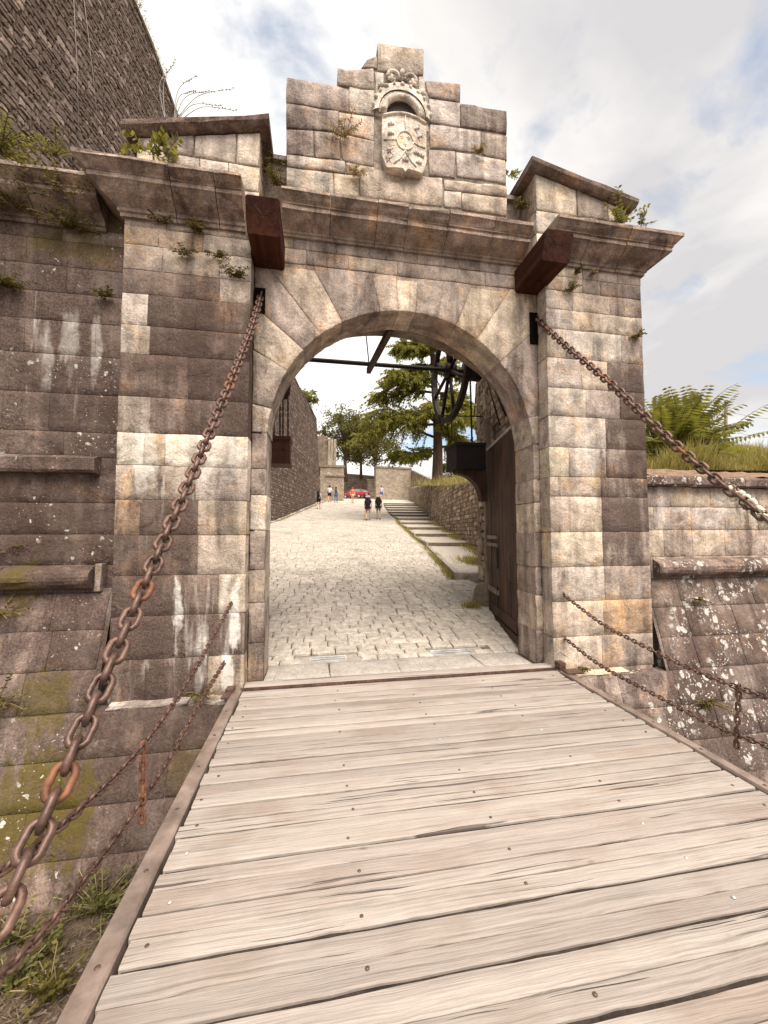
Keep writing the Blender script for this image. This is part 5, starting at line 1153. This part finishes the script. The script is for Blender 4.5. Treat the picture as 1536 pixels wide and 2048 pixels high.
# the cedar: level tiers of drooping sprays
def cedar(label, bx, Y, zb, ht):
    b0 = onY(bx, 968, Y); b0.z = zb; e = thing('cedar_tree', label, 'tree', tuple(b0)); tb = MB(); nd = MB(); tw = MB()
    axis = lambda z: b0+Vector((-.10*(z/ht)*2+.12*math.sin(z*.5), 0, z)); tb.tube([axis(-.5+(ht+.5)*i/14) for i in range(15)], [.36*(1-i/14)**.8+.04 for i in range(15)], 10)
    br_ = []
    for z, az, L in ((2.0, 3.3, 2.6), (2.3, 2.7, 3.2), (3.7, 3.05, 4.9), (4.0, 3.6, 4.4), (4.3, 2.5, 4.2), (4.6, 4.3, 3.4), (5.1, 3.25, 4.5), (6.4, 3.1, 3.9), (6.6, 2.7, 3.7), (6.8, 3.8, 3.5), (7.2, 3.3, 3.3),
                     (2.6, .2, 2.8), (3.9, .5, 3.2), (4.2, -.4, 3.0), (5.4, .1, 3.4), (6.8, .4, 3.2), (5.2, 5.0, 3.0), (7.6, 4.6, 2.8), (3.4, 4.8, 2.8), (8.3, 3.0, 2.7), (8.6, 3.6, 2.5), (8.9, .3, 2.7), (8.2, 2.2, 2.4), (9.7, 3.2, 2.4), (10.1, 2.6, 2.2), (10.3, .1, 2.4), (11.2, 3.3, 2.0), (11.4, .5, 2.0), (12.2, 2.9, 1.7), (12.6, 4.4, 1.6), (9.3, 4.6, 2.2), (11, 5.2, 1.8)):
        az += R.uniform(-.15, .15); L *= R.uniform(.9, 1.12); z += R.uniform(-.25, .25); lift_ = R.uniform(.02, .30); d = Vector((math.cos(az), math.sin(az), 0)); side = Vector((-d.y, d.x, 0)); o_ = axis(z); pts = []; ph = R.uniform(0, 6)
        for i in range(9):
            s_ = i/8; pts.append(o_+d*L*s_+side*.12*L*math.sin(s_*3+ph)*.5+Vector((0, 0, lift_*L*math.sin(s_*2.2)-(.14+lift_*.6)*L*s_*s_+.05*L*math.sin(s_*7+ph))))
        tb.tube(pts, [.10*(1-.85*i/8) for i in range(9)], 6)
        for i in range(2, 9):
            nb_ = 11 if i < 8 else 14
            for k in range(nb_):
                s_ = R.uniform(-1, 1); q = pts[i-1].lerp(pts[i], R.random()); tl_ = L*(.13+.24*R.random())*(1.15-.6*abs(i/8-.55)); a = d*R.uniform(.2, 1.)+side*s_*1.1+Vector((0, 0, R.uniform(-.5, .55))); a.normalize(); tip = []
                for j in range(6):
                    q = q+a*tl_/6; a = (a+Vector((0, 0, -.17))).normalized(); tip.append(q.copy())
                    for m in range(8):
                        nd.leaf(q+Vector((R.uniform(-.06, .06), R.uniform(-.06, .06), R.uniform(-.03, .05))), a*.8+Vector((R.uniform(-.8, .8), R.uniform(-.8, .8), R.uniform(-.9, .35))), R.uniform(.12, .30), .06)
                tw.tube(tip, [.012]*6, 3, False)
    tb.build('trunk', M['bark'], e, True); nd.build('crown', M['cedar'], e); tw.build('twig', M['bark'], e); return e
cb_ = onY(874, 966, 21.5)
cedar('large cedar with drooping level branches standing behind the retaining wall', 874, 21.5, cb_.z, 13.2)
# tree of heaven by the right pier: long pinnate fronds
def fronds(label, base, n, Lr, nl=15):
    e = thing('pinnate_bush', label, 'bush', tuple(base)); st = MB(); lf = MB(); base = Vector(base)
    for k in range(n):
        az = R.uniform(0, 2*math.pi); el = R.uniform(.35, 1.5); d = Vector((math.cos(az)*math.cos(el), math.sin(az)*math.cos(el), math.sin(el))); L = R.uniform(*Lr); s0 = base+Vector((R.uniform(-.35, .35), R.uniform(-.3, .3), R.uniform(0, .3)))
        q = s0.copy(); pts = [q.copy()]; stem = R.uniform(.2, .85)
        q = q+d*stem; pts.append(q.copy())
        for i in range(nl):
            q = q+d*L/nl; d = (d+Vector((0, 0, -.055))).normalized(); pts.append(q.copy()); sd_ = d.cross(Vector((0, 0, 1)))
            if sd_.length < .02: sd_ = Vector((1, 0, 0))
            sd_.normalize(); ll = .19*math.sin(math.pi*(i+1.5)/(nl+2))**.6+.03
            for s_ in (-1, 1): lf.leaf(q, sd_*s_+d*.35+Vector((0, 0, -.45)), ll*R.uniform(.85, 1.15), .055, d.cross(sd_)+Vector((R.uniform(-.3, .3), R.uniform(-.3, .3), 0)))
        st.tube(pts, [.010*(1-.8*i/len(pts)) for i in range(len(pts))], 4)
    st.build('stem', M['bark'], e, True); lf.build('foliage', M['fleaf'], e); return e
Yb = 3.2; pb_ = onY(1340, 905, Yb); pb_.z = zbank(pb_.x, Yb)
fronds('feathery pinnate bush rising behind the low wall beside the right pier', pb_, 150, (.55, 1.15))
pb_ = onY(1372, 900, Yb+.3); pb_.z = zbank(pb_.x, Yb+.3)
fronds('smaller pinnate bush with long arching fronds beside the larger one', pb_+Vector((0, 0, .15)), 34, (.8, 1.25))
# fence post with wires on the bank
Yp = 8.2; pf = onY(1451, 884, Yp); pt_ = onY(1452, 800, Yp)
e = thing('fence_post', 'weathered round wooden fence post standing in the grass on the bank', 'post', tuple(pf)); MB().tube([pf-Vector((0, 0, .4)), pf, pt_+Vector((0, 0, -.02)), pt_], [.062, .06, .055, .04], 10).build('post_shaft', M['post'], e, True)
for k, f in enumerate((.25, .72)):
    q = pf.lerp(pt_, f); MB().tube([q, q+Vector((2, .3, -.05)), q+Vector((4.5, .8, .05))], .006, 4).build('wire', M['dark'], e)
def grass(name, label, fn, n, L, mat, wd=.014, lean=.5):
    mb = MB()
    for k in range(n):
        p = fn(); kk = .35+1.5*max(0, .5+.9*mnoise.noise((p[0]*1.1, p[1]*1.1, 2))); mb.leaf(p, (R.uniform(-lean, lean), R.uniform(-lean, lean), 1), L*kk*R.uniform(.4, 1.25), wd)
    return mb.build(name, M[mat], None, label=label, cat='grass', kind='stuff')
def gb():
    y = .75+14*R.random()**1.8; x = XR1+.3+R.random()*(8+y*1.3); return (x, y, zbank(x, y)-.02)
grass('bank_grass', 'sunlit long grass covering the bank behind the low wall', gb, 42000, .30, 'gblade')
def gt():
    y = R.uniform(8, 34); x = XE(y)+.45+R.random()**1.5*7; return (x, y, zbank(x, y)-.02)
grass('terrace_grass', 'dry grass on the terrace above the retaining wall', gt, 9000, .35, 'gblade', .02)
def gl():
    a = 4.7+18*R.random()**1.5; s_ = R.random()
    if s_ < .55: return (XK(a)-.10+R.gauss(0, .07), a, zr(a)-.01)
    return (XE(a)-.08-abs(R.gauss(0, .16)), a, zr(a)+.08)
grass('step_grass', 'grass and weeds fringing the steps and kerb', gl, 9000, .14, 'gblade', .014, .9)
def gw_(): y = 17+22*R.random(); return (XW(y)+.22+abs(R.gauss(0, .12)), y, zr(y)-.02)
grass('wall_foot_grass', 'thin weeds along the foot of the dark road wall', gw_, 3000, .10, 'dry', .02, .8)
c0 = onR(942, 1216); grass('stone_foot_grass', 'grass tuft at the foot of the rounded stone', lambda: (c0.x+R.gauss(0, .09), c0.y+R.gauss(0, .06), c0.z), 260, .12, 'gblade', .012, .9)
c1 = onR(945, 1138); grass('landing_weeds', 'weeds on the first landing of the steps by the passage wall', lambda: (c1.x+R.gauss(.1, .18), c1.y+R.gauss(0, .45), zr(c1.y)+.14), 1300, .22, 'gblade', .014, .8)
# moat floor weeds, dry stems and litter
def moat_pt(px, py):
    p = onZ(px, py, -1.47); return Vector((p.x, p.y, zm(p.x, p.y)))
for lab, px, py, n, sz, mt in (('bright green weed patch on the moat floor beside the bridge', 195, 1820, 60, .34, 'mleaf'), ('green weed clump on the moat floor at the left edge', 40, 1872, 30, .24, 'mleaf'), ('small weed on the moat floor, centre of the bare soil', 95, 1905, 14, .16, 'mleaf'), ('low weeds near the bottom edge of the moat floor', 105, 1990, 26, .22, 'fern'), ('weed clump in the bottom left corner of the moat', 25, 1975, 24, .2, 'mleaf')):
    weed(lab, moat_pt(px, py), n, sz, mt, .9, (0, 0, .5), .3, .045, .6, 'moat_weed', 'plant', 'moat weeds', 1.6)
mb = MB()
for k in range(3600):
    p = moat_pt(R.uniform(-120, 330), R.uniform(1790, 2120)); mb.leaf(p+Vector((0, 0, .012)), (R.uniform(-1, 1), R.uniform(-1, 1), R.uniform(-.05, .2)), R.uniform(.03, .13), .005)
mb.build('dry_litter', M['litter'], None, label='dry grass and twigs scattered on the moat floor', cat='litter', kind='stuff')
peb = MB()
for k in range(420):
    p = moat_pt(R.uniform(-120, 330), R.uniform(1790, 2120)); s_ = R.uniform(.006, .022); peb.ball(p, (s_, s_*R.uniform(.6, 1), s_*.6), 6, 4)
peb.build('pebbles', m_simple('pebble_stone', (.08, .062, .048), (.22, .185, .15), 3, 3, .3), None, label='small stones scattered over the moat soil', cat='stones', kind='stuff')
for px, py, c, lab in ((135, 1812, (.25, .34, .62), 'scrap of blue litter on the moat floor at the wall foot'), (100, 1806, (.6, .58, .55), 'scrap of white litter on the moat floor at the wall foot')):
    p = moat_pt(px, py); mb = MB().grid(lambda a, b: p+Vector((-.05+.1*a+R.uniform(-.01, .01), -.03+.06*b, .03+R.uniform(0, .03))), 4, 3); mb.build('litter_scrap', m_flat('litter_plastic', c, .4), None, label=lab, cat='litter', group='litter')
# ================================================================== people and car at the top of the road
SKIN = m_flat('skin', lin((205, 160, 130)), .6)
CLOTH = {}
def cloth(c):
    if c not in CLOTH: CLOTH[c] = m_simple('cloth_%02x%02x%02x' % c, tuple(v*.7 for v in lin(c)), tuple(min(.85, v*.95) for v in lin(c)), 20, 4, .3, .01)
    return CLOTH[c]
def skinned(name, V, E_, rad_, mat, parent, root=0):
    me = bpy.data.meshes.new(name); me.from_pydata([tuple(v) for v in V], E_, [])
    o = obj(name, me, mat, parent); s_ = o.modifiers.new('skin', 'SKIN'); s_.use_smooth_shade = True; s_.branch_smoothing = .3; o.modifiers.new('sub', 'SUBSURF').levels = 2; o.modifiers['sub'].render_levels = 2
    for i, d in enumerate(me.skin_vertices[0].data): r = rad_[i]; d.radius = r if hasattr(r, '__len__') else (r, r); d.use_root = (i == root)
    return o
def person(label, pos, h, face, top, bottom, hair, long_=False, sleeves='short', skirt=False, stride=.25, arms=(0., 0.), shoes=(50, 40, 38), hat=None, lean=0.):
    """one continuous body on a joint skeleton; face = heading in plan (0 looks along +Y)"""
    e = thing('person', label, 'person', tuple(pos), 'people walking on the road'); k = h/1.75; q = Matrix.Rotation(-face, 3, 'Z'); p0 = Vector(pos)
    T = lambda x, y, z: p0+q @ Vector((x*k, (y+lean*max(0, z-.9))*k, z*k))
    s = stride
    J = dict(pel=T(0, 0, .96), wai=T(0, 0, 1.10), che=T(0, 0, 1.30), neb=T(0, .0, 1.46), nek=T(0, .01, 1.53), hed=T(0, .02, 1.63), top=T(0, .02, 1.71))
    for sd_, sx in (('l', -1), ('r', 1)):
        st_ = s*sx; J['hip'+sd_] = T(sx*.095, 0, .90); J['kne'+sd_] = T(sx*.10, st_*.45+.03, .50); J['ank'+sd_] = T(sx*.10, st_-.03*(st_ < 0), .10+(.05 if st_ < 0 else 0)); J['toe'+sd_] = T(sx*.11, st_+.15, .035)
        a = arms[0 if sx < 0 else 1]; J['sho'+sd_] = T(sx*.185, 0, 1.42); J['elb'+sd_] = T(sx*.24, -.02-st_*.25+a*.10, 1.15); J['wri'+sd_] = T(sx*.235, .06-st_*.45+a*.30, .93+a*.14); J['han'+sd_] = T(sx*.23, .09-st_*.5+a*.36, .85+a*.16)
    names = list(J); ix = {n: i for i, n in enumerate(names)}; ed = [('pel', 'wai'), ('wai', 'che'), ('che', 'neb'), ('neb', 'nek'), ('nek', 'hed'), ('hed', 'top')]
    for sd_ in 'lr': ed += [('pel', 'hip'+sd_), ('hip'+sd_, 'kne'+sd_), ('kne'+sd_, 'ank'+sd_), ('ank'+sd_, 'toe'+sd_), ('neb', 'sho'+sd_), ('sho'+sd_, 'elb'+sd_), ('elb'+sd_, 'wri'+sd_), ('wri'+sd_, 'han'+sd_)]
    RD = dict(pel=.14, wai=.125, che=.15, neb=.085, nek=.055, hed=.092, top=.075, hip=.085, kne=.055, ank=.038, toe=.034, sho=.058, elb=.042, wri=.030, han=.036)
    rd = [RD[n if n in RD else n[:-1]]*k for n in names]
    skinned('body', [J[n] for n in names], [(ix[a], ix[b]) for a, b in ed], rd, SKIN, e)
    def part(nm, chain_, rr, mat): # garment grown on the same joints, a little fuller
        nn = []; E_ = []
        for c_ in chain_:
            for a, b in zip(c_, c_[1:]):
                for x in (a, b):
                    if x not in nn: nn.append(x)
                E_.append((nn.index(a), nn.index(b)))
        pts = [J[x] if isinstance(x, str) else J[x[0]].lerp(J[x[1]], x[2]) for x in nn]
        rr_ = [rr.get(x if isinstance(x, str) else x[0]+x[1], rr.get('d', .1))*k for x in nn]; skinned(nm, pts, E_, rr_, mat, e)
    sl = [('neb', 'shol', ('elbl' if sleeves == 'long' else ('shol', 'elbl', .75))), ('neb', 'shor', ('elbr' if sleeves == 'long' else ('shor', 'elbr', .75)))]
    if sleeves == 'long': sl = [('neb', 'shol', 'elbl', ('elbl', 'wril', .9)), ('neb', 'shor', 'elbr', ('elbr', 'wrir', .9))]
    if sleeves == 'none': sl = [('neb', 'shol'), ('neb', 'shor')]
    rr = dict(d=.060, pel=.155, wai=.145, che=.170, neb=.095, shol=.070, shor=.070, elbl=.056, elbr=.056)
    part('top_garment', [('pel', 'wai', 'che', 'neb')]+sl, rr, cloth(top))
    if bottom[1] == 'shorts': lg_ = [('pel', 'hipl', ('hipl', 'knel', .75)), ('pel', 'hipr', ('hipr', 'kner', .75))]
    else: lg_ = [('pel', 'hipl', 'knel', ('knel', 'ankl', .92)), ('pel', 'hipr', 'kner', ('kner', 'ankr', .92))]
    part('bottom_garment', lg_, dict(d=.072, pel=.158, hipl=.105, hipr=.105, knel=.070, kner=.070), cloth(bottom[0]))
    hd = J['hed']; MB().ball(hd+q @ Vector((0, -.018*k, .035*k)), (.108*k, .118*k, .118*k), 12, 8).build('hair', cloth(hair) if not hat else cloth(hat), e, True)
    if long_: MB().ball(hd+q @ Vector((0, -.075*k, -.06*k)), (.07*k, .05*k, .13*k), 10, 7).build('hair', cloth(hair), e, True)
    for sd_, sx in (('l', -1), ('r', 1)):
        MB().ball(J['toe'+sd_]+q @ Vector((0, -.08*k, .012*k)), (.052*k, .052*k, .05*k), 9, 6).build('shoe', cloth(shoes), e, True)
        hb = J['han'+sd_]; fm = MB()
        for f_ in range(4): fm.tube([hb+q @ Vector((.02*(f_-1.5)*.6*k, .012*k*f_*.5, -.02*k)), hb+q @ Vector((.02*(f_-1.5)*.6*k, .012*k*f_*.5+.012*k, -(.085+.01*(f_ in (1, 2)))*k))], .009*k, 5)
        fm.tube([hb+q @ Vector((-sx*.02*k, .02*k, .01*k)), hb+q @ Vector((-sx*.035*k, .045*k, -.045*k))], .010*k, 5); fm.build('fingers', SKIN, e, True)
        MB().ball(hd+q @ Vector((sx*.098*k, .005*k, -.01*k)), (.018*k, .03*k, .035*k), 7, 5).build('ear', SKIN, e, True)
        MB().ball(hd+q @ Vector((sx*.034*k, .088*k, .012*k)), .011*k, 6, 4).build('eye', cloth((40, 32, 30)), e, True)
    MB().ball(hd+q @ Vector((0, .105*k, -.018*k)), (.014*k, .02*k, .022*k), 7, 5).build('nose', SKIN, e, True)
    MB().ball(hd+q @ Vector((0, .09*k, -.055*k)), (.026*k, .012*k, .009*k), 7, 4).build('mouth', cloth((160, 90, 80)), e, True)
    e['_k'] = 0; del e['_k']; return e, J, q, k
def backpack(label, J, q, k, c1, c2, big=1., roll_=True):
    c = J['che']+q @ Vector((0, -.235*k*big**.5, -.02*k)); e = thing('backpack', label, 'backpack', tuple(c), 'backpacks of the walkers'); mb = MB(); n = 10
    mb.grid(lambda a, b: c+q @ Vector(((.17*big)*k*math.cos(2*math.pi*a)*max(.05, math.sin(math.pi*min(1, b*.92+.04)))**.45, (.12*big)*k*math.sin(2*math.pi*a)*max(.05, math.sin(math.pi*min(1, b*.92+.04)))**.45, (-.30+.62*b)*k*big)), 16, 10); mb.build('pack_body', cloth(c1), e, True)
    MB().ball(c+q @ Vector((0, -.01, .31*k*big)), (.165*k*big, .13*k*big, .07*k*big), 10, 6).build('pack_lid', cloth(c2), e, True)
    if roll_: MB().tube([c+q @ Vector((-.17*k*big, -.04, -.30*k*big)), c+q @ Vector((.17*k*big, -.04, -.30*k*big))], .085*k, 10).build('bed_roll', cloth(c1), e, True)
    for sx in (-1, 1): MB().tube([c+q @ Vector((sx*.12*k, .10*k, .22*k)), c+q @ Vector((sx*.14*k, .24*k, .20*k)), c+q @ Vector((sx*.15*k, .33*k, 0)), c+q @ Vector((sx*.14*k, .12*k, -.18*k))], .016*k, 5).build('strap', cloth(c2), e, True)
def pole(label, a, b):
    e = thing('walking_pole', label, 'pole', tuple(b), 'walking poles'); MB().tube([a, b], .011, 6).build('shaft', M['steel'], e, True); MB().tube([a+Vector((0, 0, .1)), a-Vector((0, 0, .02))], .018, 7).build('grip', M['dark'], e, True)
fc = .2
p = onR(736, 1041); e, J, q, k = person('hiker with large dark backpack and white cap, left of the pair on the road', p, 1.72, fc, (60, 48, 70), ((196, 160, 140), 'shorts'), (200, 196, 205), stride=.22, arms=(.4, .1), hat=(222, 214, 222)); backpack('big dark rolled backpack on the left hiker of the pair', J, q, k, (42, 34, 44), (205, 198, 214), 1.25)
g_ = J['hanl']; pole('thin walking pole held by the left hiker of the pair', g_, Vector((g_.x-.03, g_.y+.15, zr(g_.y+.15))))
p = onR(757, 1039); e, J, q, k = person('hiker with dark backpack and grey shorts, right of the pair on the road', p, 1.72, fc, (70, 96, 112), ((150, 140, 128), 'shorts'), (48, 40, 40), stride=-.12, arms=(.1, .2)); backpack('dark backpack with pale lid on the right hiker of the pair', J, q, k, (36, 32, 36), (216, 204, 176), 1.2)
p = onR(637, 1018); e, J, q, k = person('walker with small black backpack and white sleeves near the dark wall', p, 1.62, fc, (206, 198, 190), ((38, 34, 36), 'shorts'), (58, 48, 46), sleeves='long', stride=.10); backpack('small black backpack on the walker near the dark wall', J, q, k, (34, 32, 34), (44, 40, 42), .95, False)
g_ = J['hanr']; pole('walking pole held by the walker near the dark wall', g_, Vector((g_.x+.03, g_.y+.12, zr(g_.y+.12))))
p = onR(659, 1004); person('man in a white shirt and dark shorts before the stone buttress', p, 1.78, fc, (236, 234, 240), ((44, 42, 50), 'shorts'), (56, 44, 42), stride=.18)
p = onR(672, 1005); person('woman in a dark sleeveless top and blue jeans beside the man in white', p, 1.66, fc, (88, 78, 84), ((70, 110, 160), 'long'), (54, 40, 38), True, 'none', stride=.14)
p = onR(705, 1006); person('woman in an orange top and pale shorts before the red car', p, 1.66, math.pi-.2, (240, 120, 90), ((210, 190, 186), 'shorts'), (150, 100, 70), True, stride=.16)
p = onR(763, 1001.5); p.z = zr(p.y)+.1; person('person in a pale top and blue shorts near the head of the steps', p, 1.75, math.pi, (200, 202, 206), ((44, 110, 170), 'shorts'), (70, 52, 46), stride=.2)
# red car
def car(label, pos, head):
    e = thing('parked_car', label, 'car', tuple(pos)); q = Matrix.Rotation(head, 3, 'Z'); p0 = Vector(pos); T = lambda x, y, z: p0+q @ Vector((x, y, z))
    paint = m_flat('red_car_paint', (.33, .02, .02), .25, .6); glass = m_flat('car_glass', (.16, .17, .18), .1, .8); tyre = m_flat('tyre_rubber', (.02, .02, .02), .8); lamp = m_flat('tail_lamp', (.5, .03, .02), .2); pl_ = m_flat('number_plate', (.75, .74, .68), .4)
    sec = [(-2.05, .34, .66, .80), (-2.10, .34, .92, .84), (-1.85, .30, .98, .87), (-1.0, .28, .98, .88), (0, .28, .96, .88), (1.0, .28, .93, .87), (1.7, .30, .80, .84), (2.05, .36, .66, .74)]
    mb = MB()
    for y, zb, zt, w_ in sec:
        for x, z in ((-w_*.92, zb), (-w_, zb+.18), (-w_, zt-.12), (-w_*.90, zt), (w_*.90, zt), (w_, zt-.12), (w_, zb+.18), (w_*.92, zb)): mb.v.append(tuple(T(x, y, z)))
    for k in range(len(sec)-1):
        for i in range(8): a, b = k*8+i, k*8+(i+1) % 8; mb.f.append((a, b, b+8, a+8))
    mb.f += [tuple(7-i for i in range(8)), tuple((len(sec)-1)*8+i for i in range(8))]; mb.build('body', paint, e, True)
    cab = [(-1.95, .95, .76), (-1.35, 1.40, .60), (-.2, 1.46, .62), (.35, 1.40, .60), (1.05, .95, .74)]; mb = MB()
    for y, z, w_ in cab: mb.v += [tuple(T(-.80, y, .93)), tuple(T(-w_, y, z)), tuple(T(w_, y, z)), tuple(T(.80, y, .93))]
    for k in range(4):
        for i in range(3): a = k*4+i; mb.f.append((a, a+1, a+5, a+4))
    gl_ = mb.build('cabin_glass', glass, e)
    mb = MB()
    for y, z, w_ in cab[1:4]: mb.v += [tuple(T(-w_-.02, y, z-.03)), tuple(T(-w_*.9, y, z+.03)), tuple(T(w_*.9, y, z+.03)), tuple(T(w_+.02, y, z-.03))]
    for k in range(2):
        for i in range(3): a = k*4+i; mb.f.append((a, a+1, a+5, a+4))
    mb.build('roof', paint, e, True)
    for x in (-1, 1):
        MB().tube([T(x*.74, cab[1][0], 1.38), T(x*.80, -1.95, .95)], .045, 5).build('pillar', paint, e); MB().tube([T(x*.70, -.3, 1.44), T(x*.81, -.4, .95)], .04, 5).build('pillar', paint, e); MB().tube([T(x*.66, .35, 1.40), T(x*.78, 1.05, .95)], .04, 5).build('pillar', paint, e)
        for y in (-1.3, 1.3):
            wh = MB().tube([T(x*.72, y, .31), T(x*.90, y, .31)], .31, 18).build('wheel', tyre, e); MB().tube([T(x*.895, y, .31), T(x*.912, y, .31)], .19, 14).build('rim', M['steel'], wh)
        MB().obox(T(x*.66, -2.11, .80), q @ Vector((.14, 0, 0)), q @ Vector((0, .03, 0)), (0, 0, .09)).build('tail_light', lamp, e); MB().ball(T(x*.95, .75, 1.0), (.1, .07, .07), 8, 5).build('mirror', paint, e)
    MB().obox(T(0, -2.115, .62), q @ Vector((.26, 0, 0)), q @ Vector((0, .012, 0)), (0, 0, .06)).build('number_plate', pl_, e); MB().obox(T(0, -2.10, .42), q @ Vector((.82, 0, 0)), q @ Vector((0, .05, 0)), (0, 0, .09)).build('bumper', m_flat('bumper_plastic', (.06, .02, .02), .6), e)
cp_ = onY(711, 996.5, 56.); cp_.z = zr(56.)
car('red car parked across the head of the road before the end wall', cp_, rad(48))
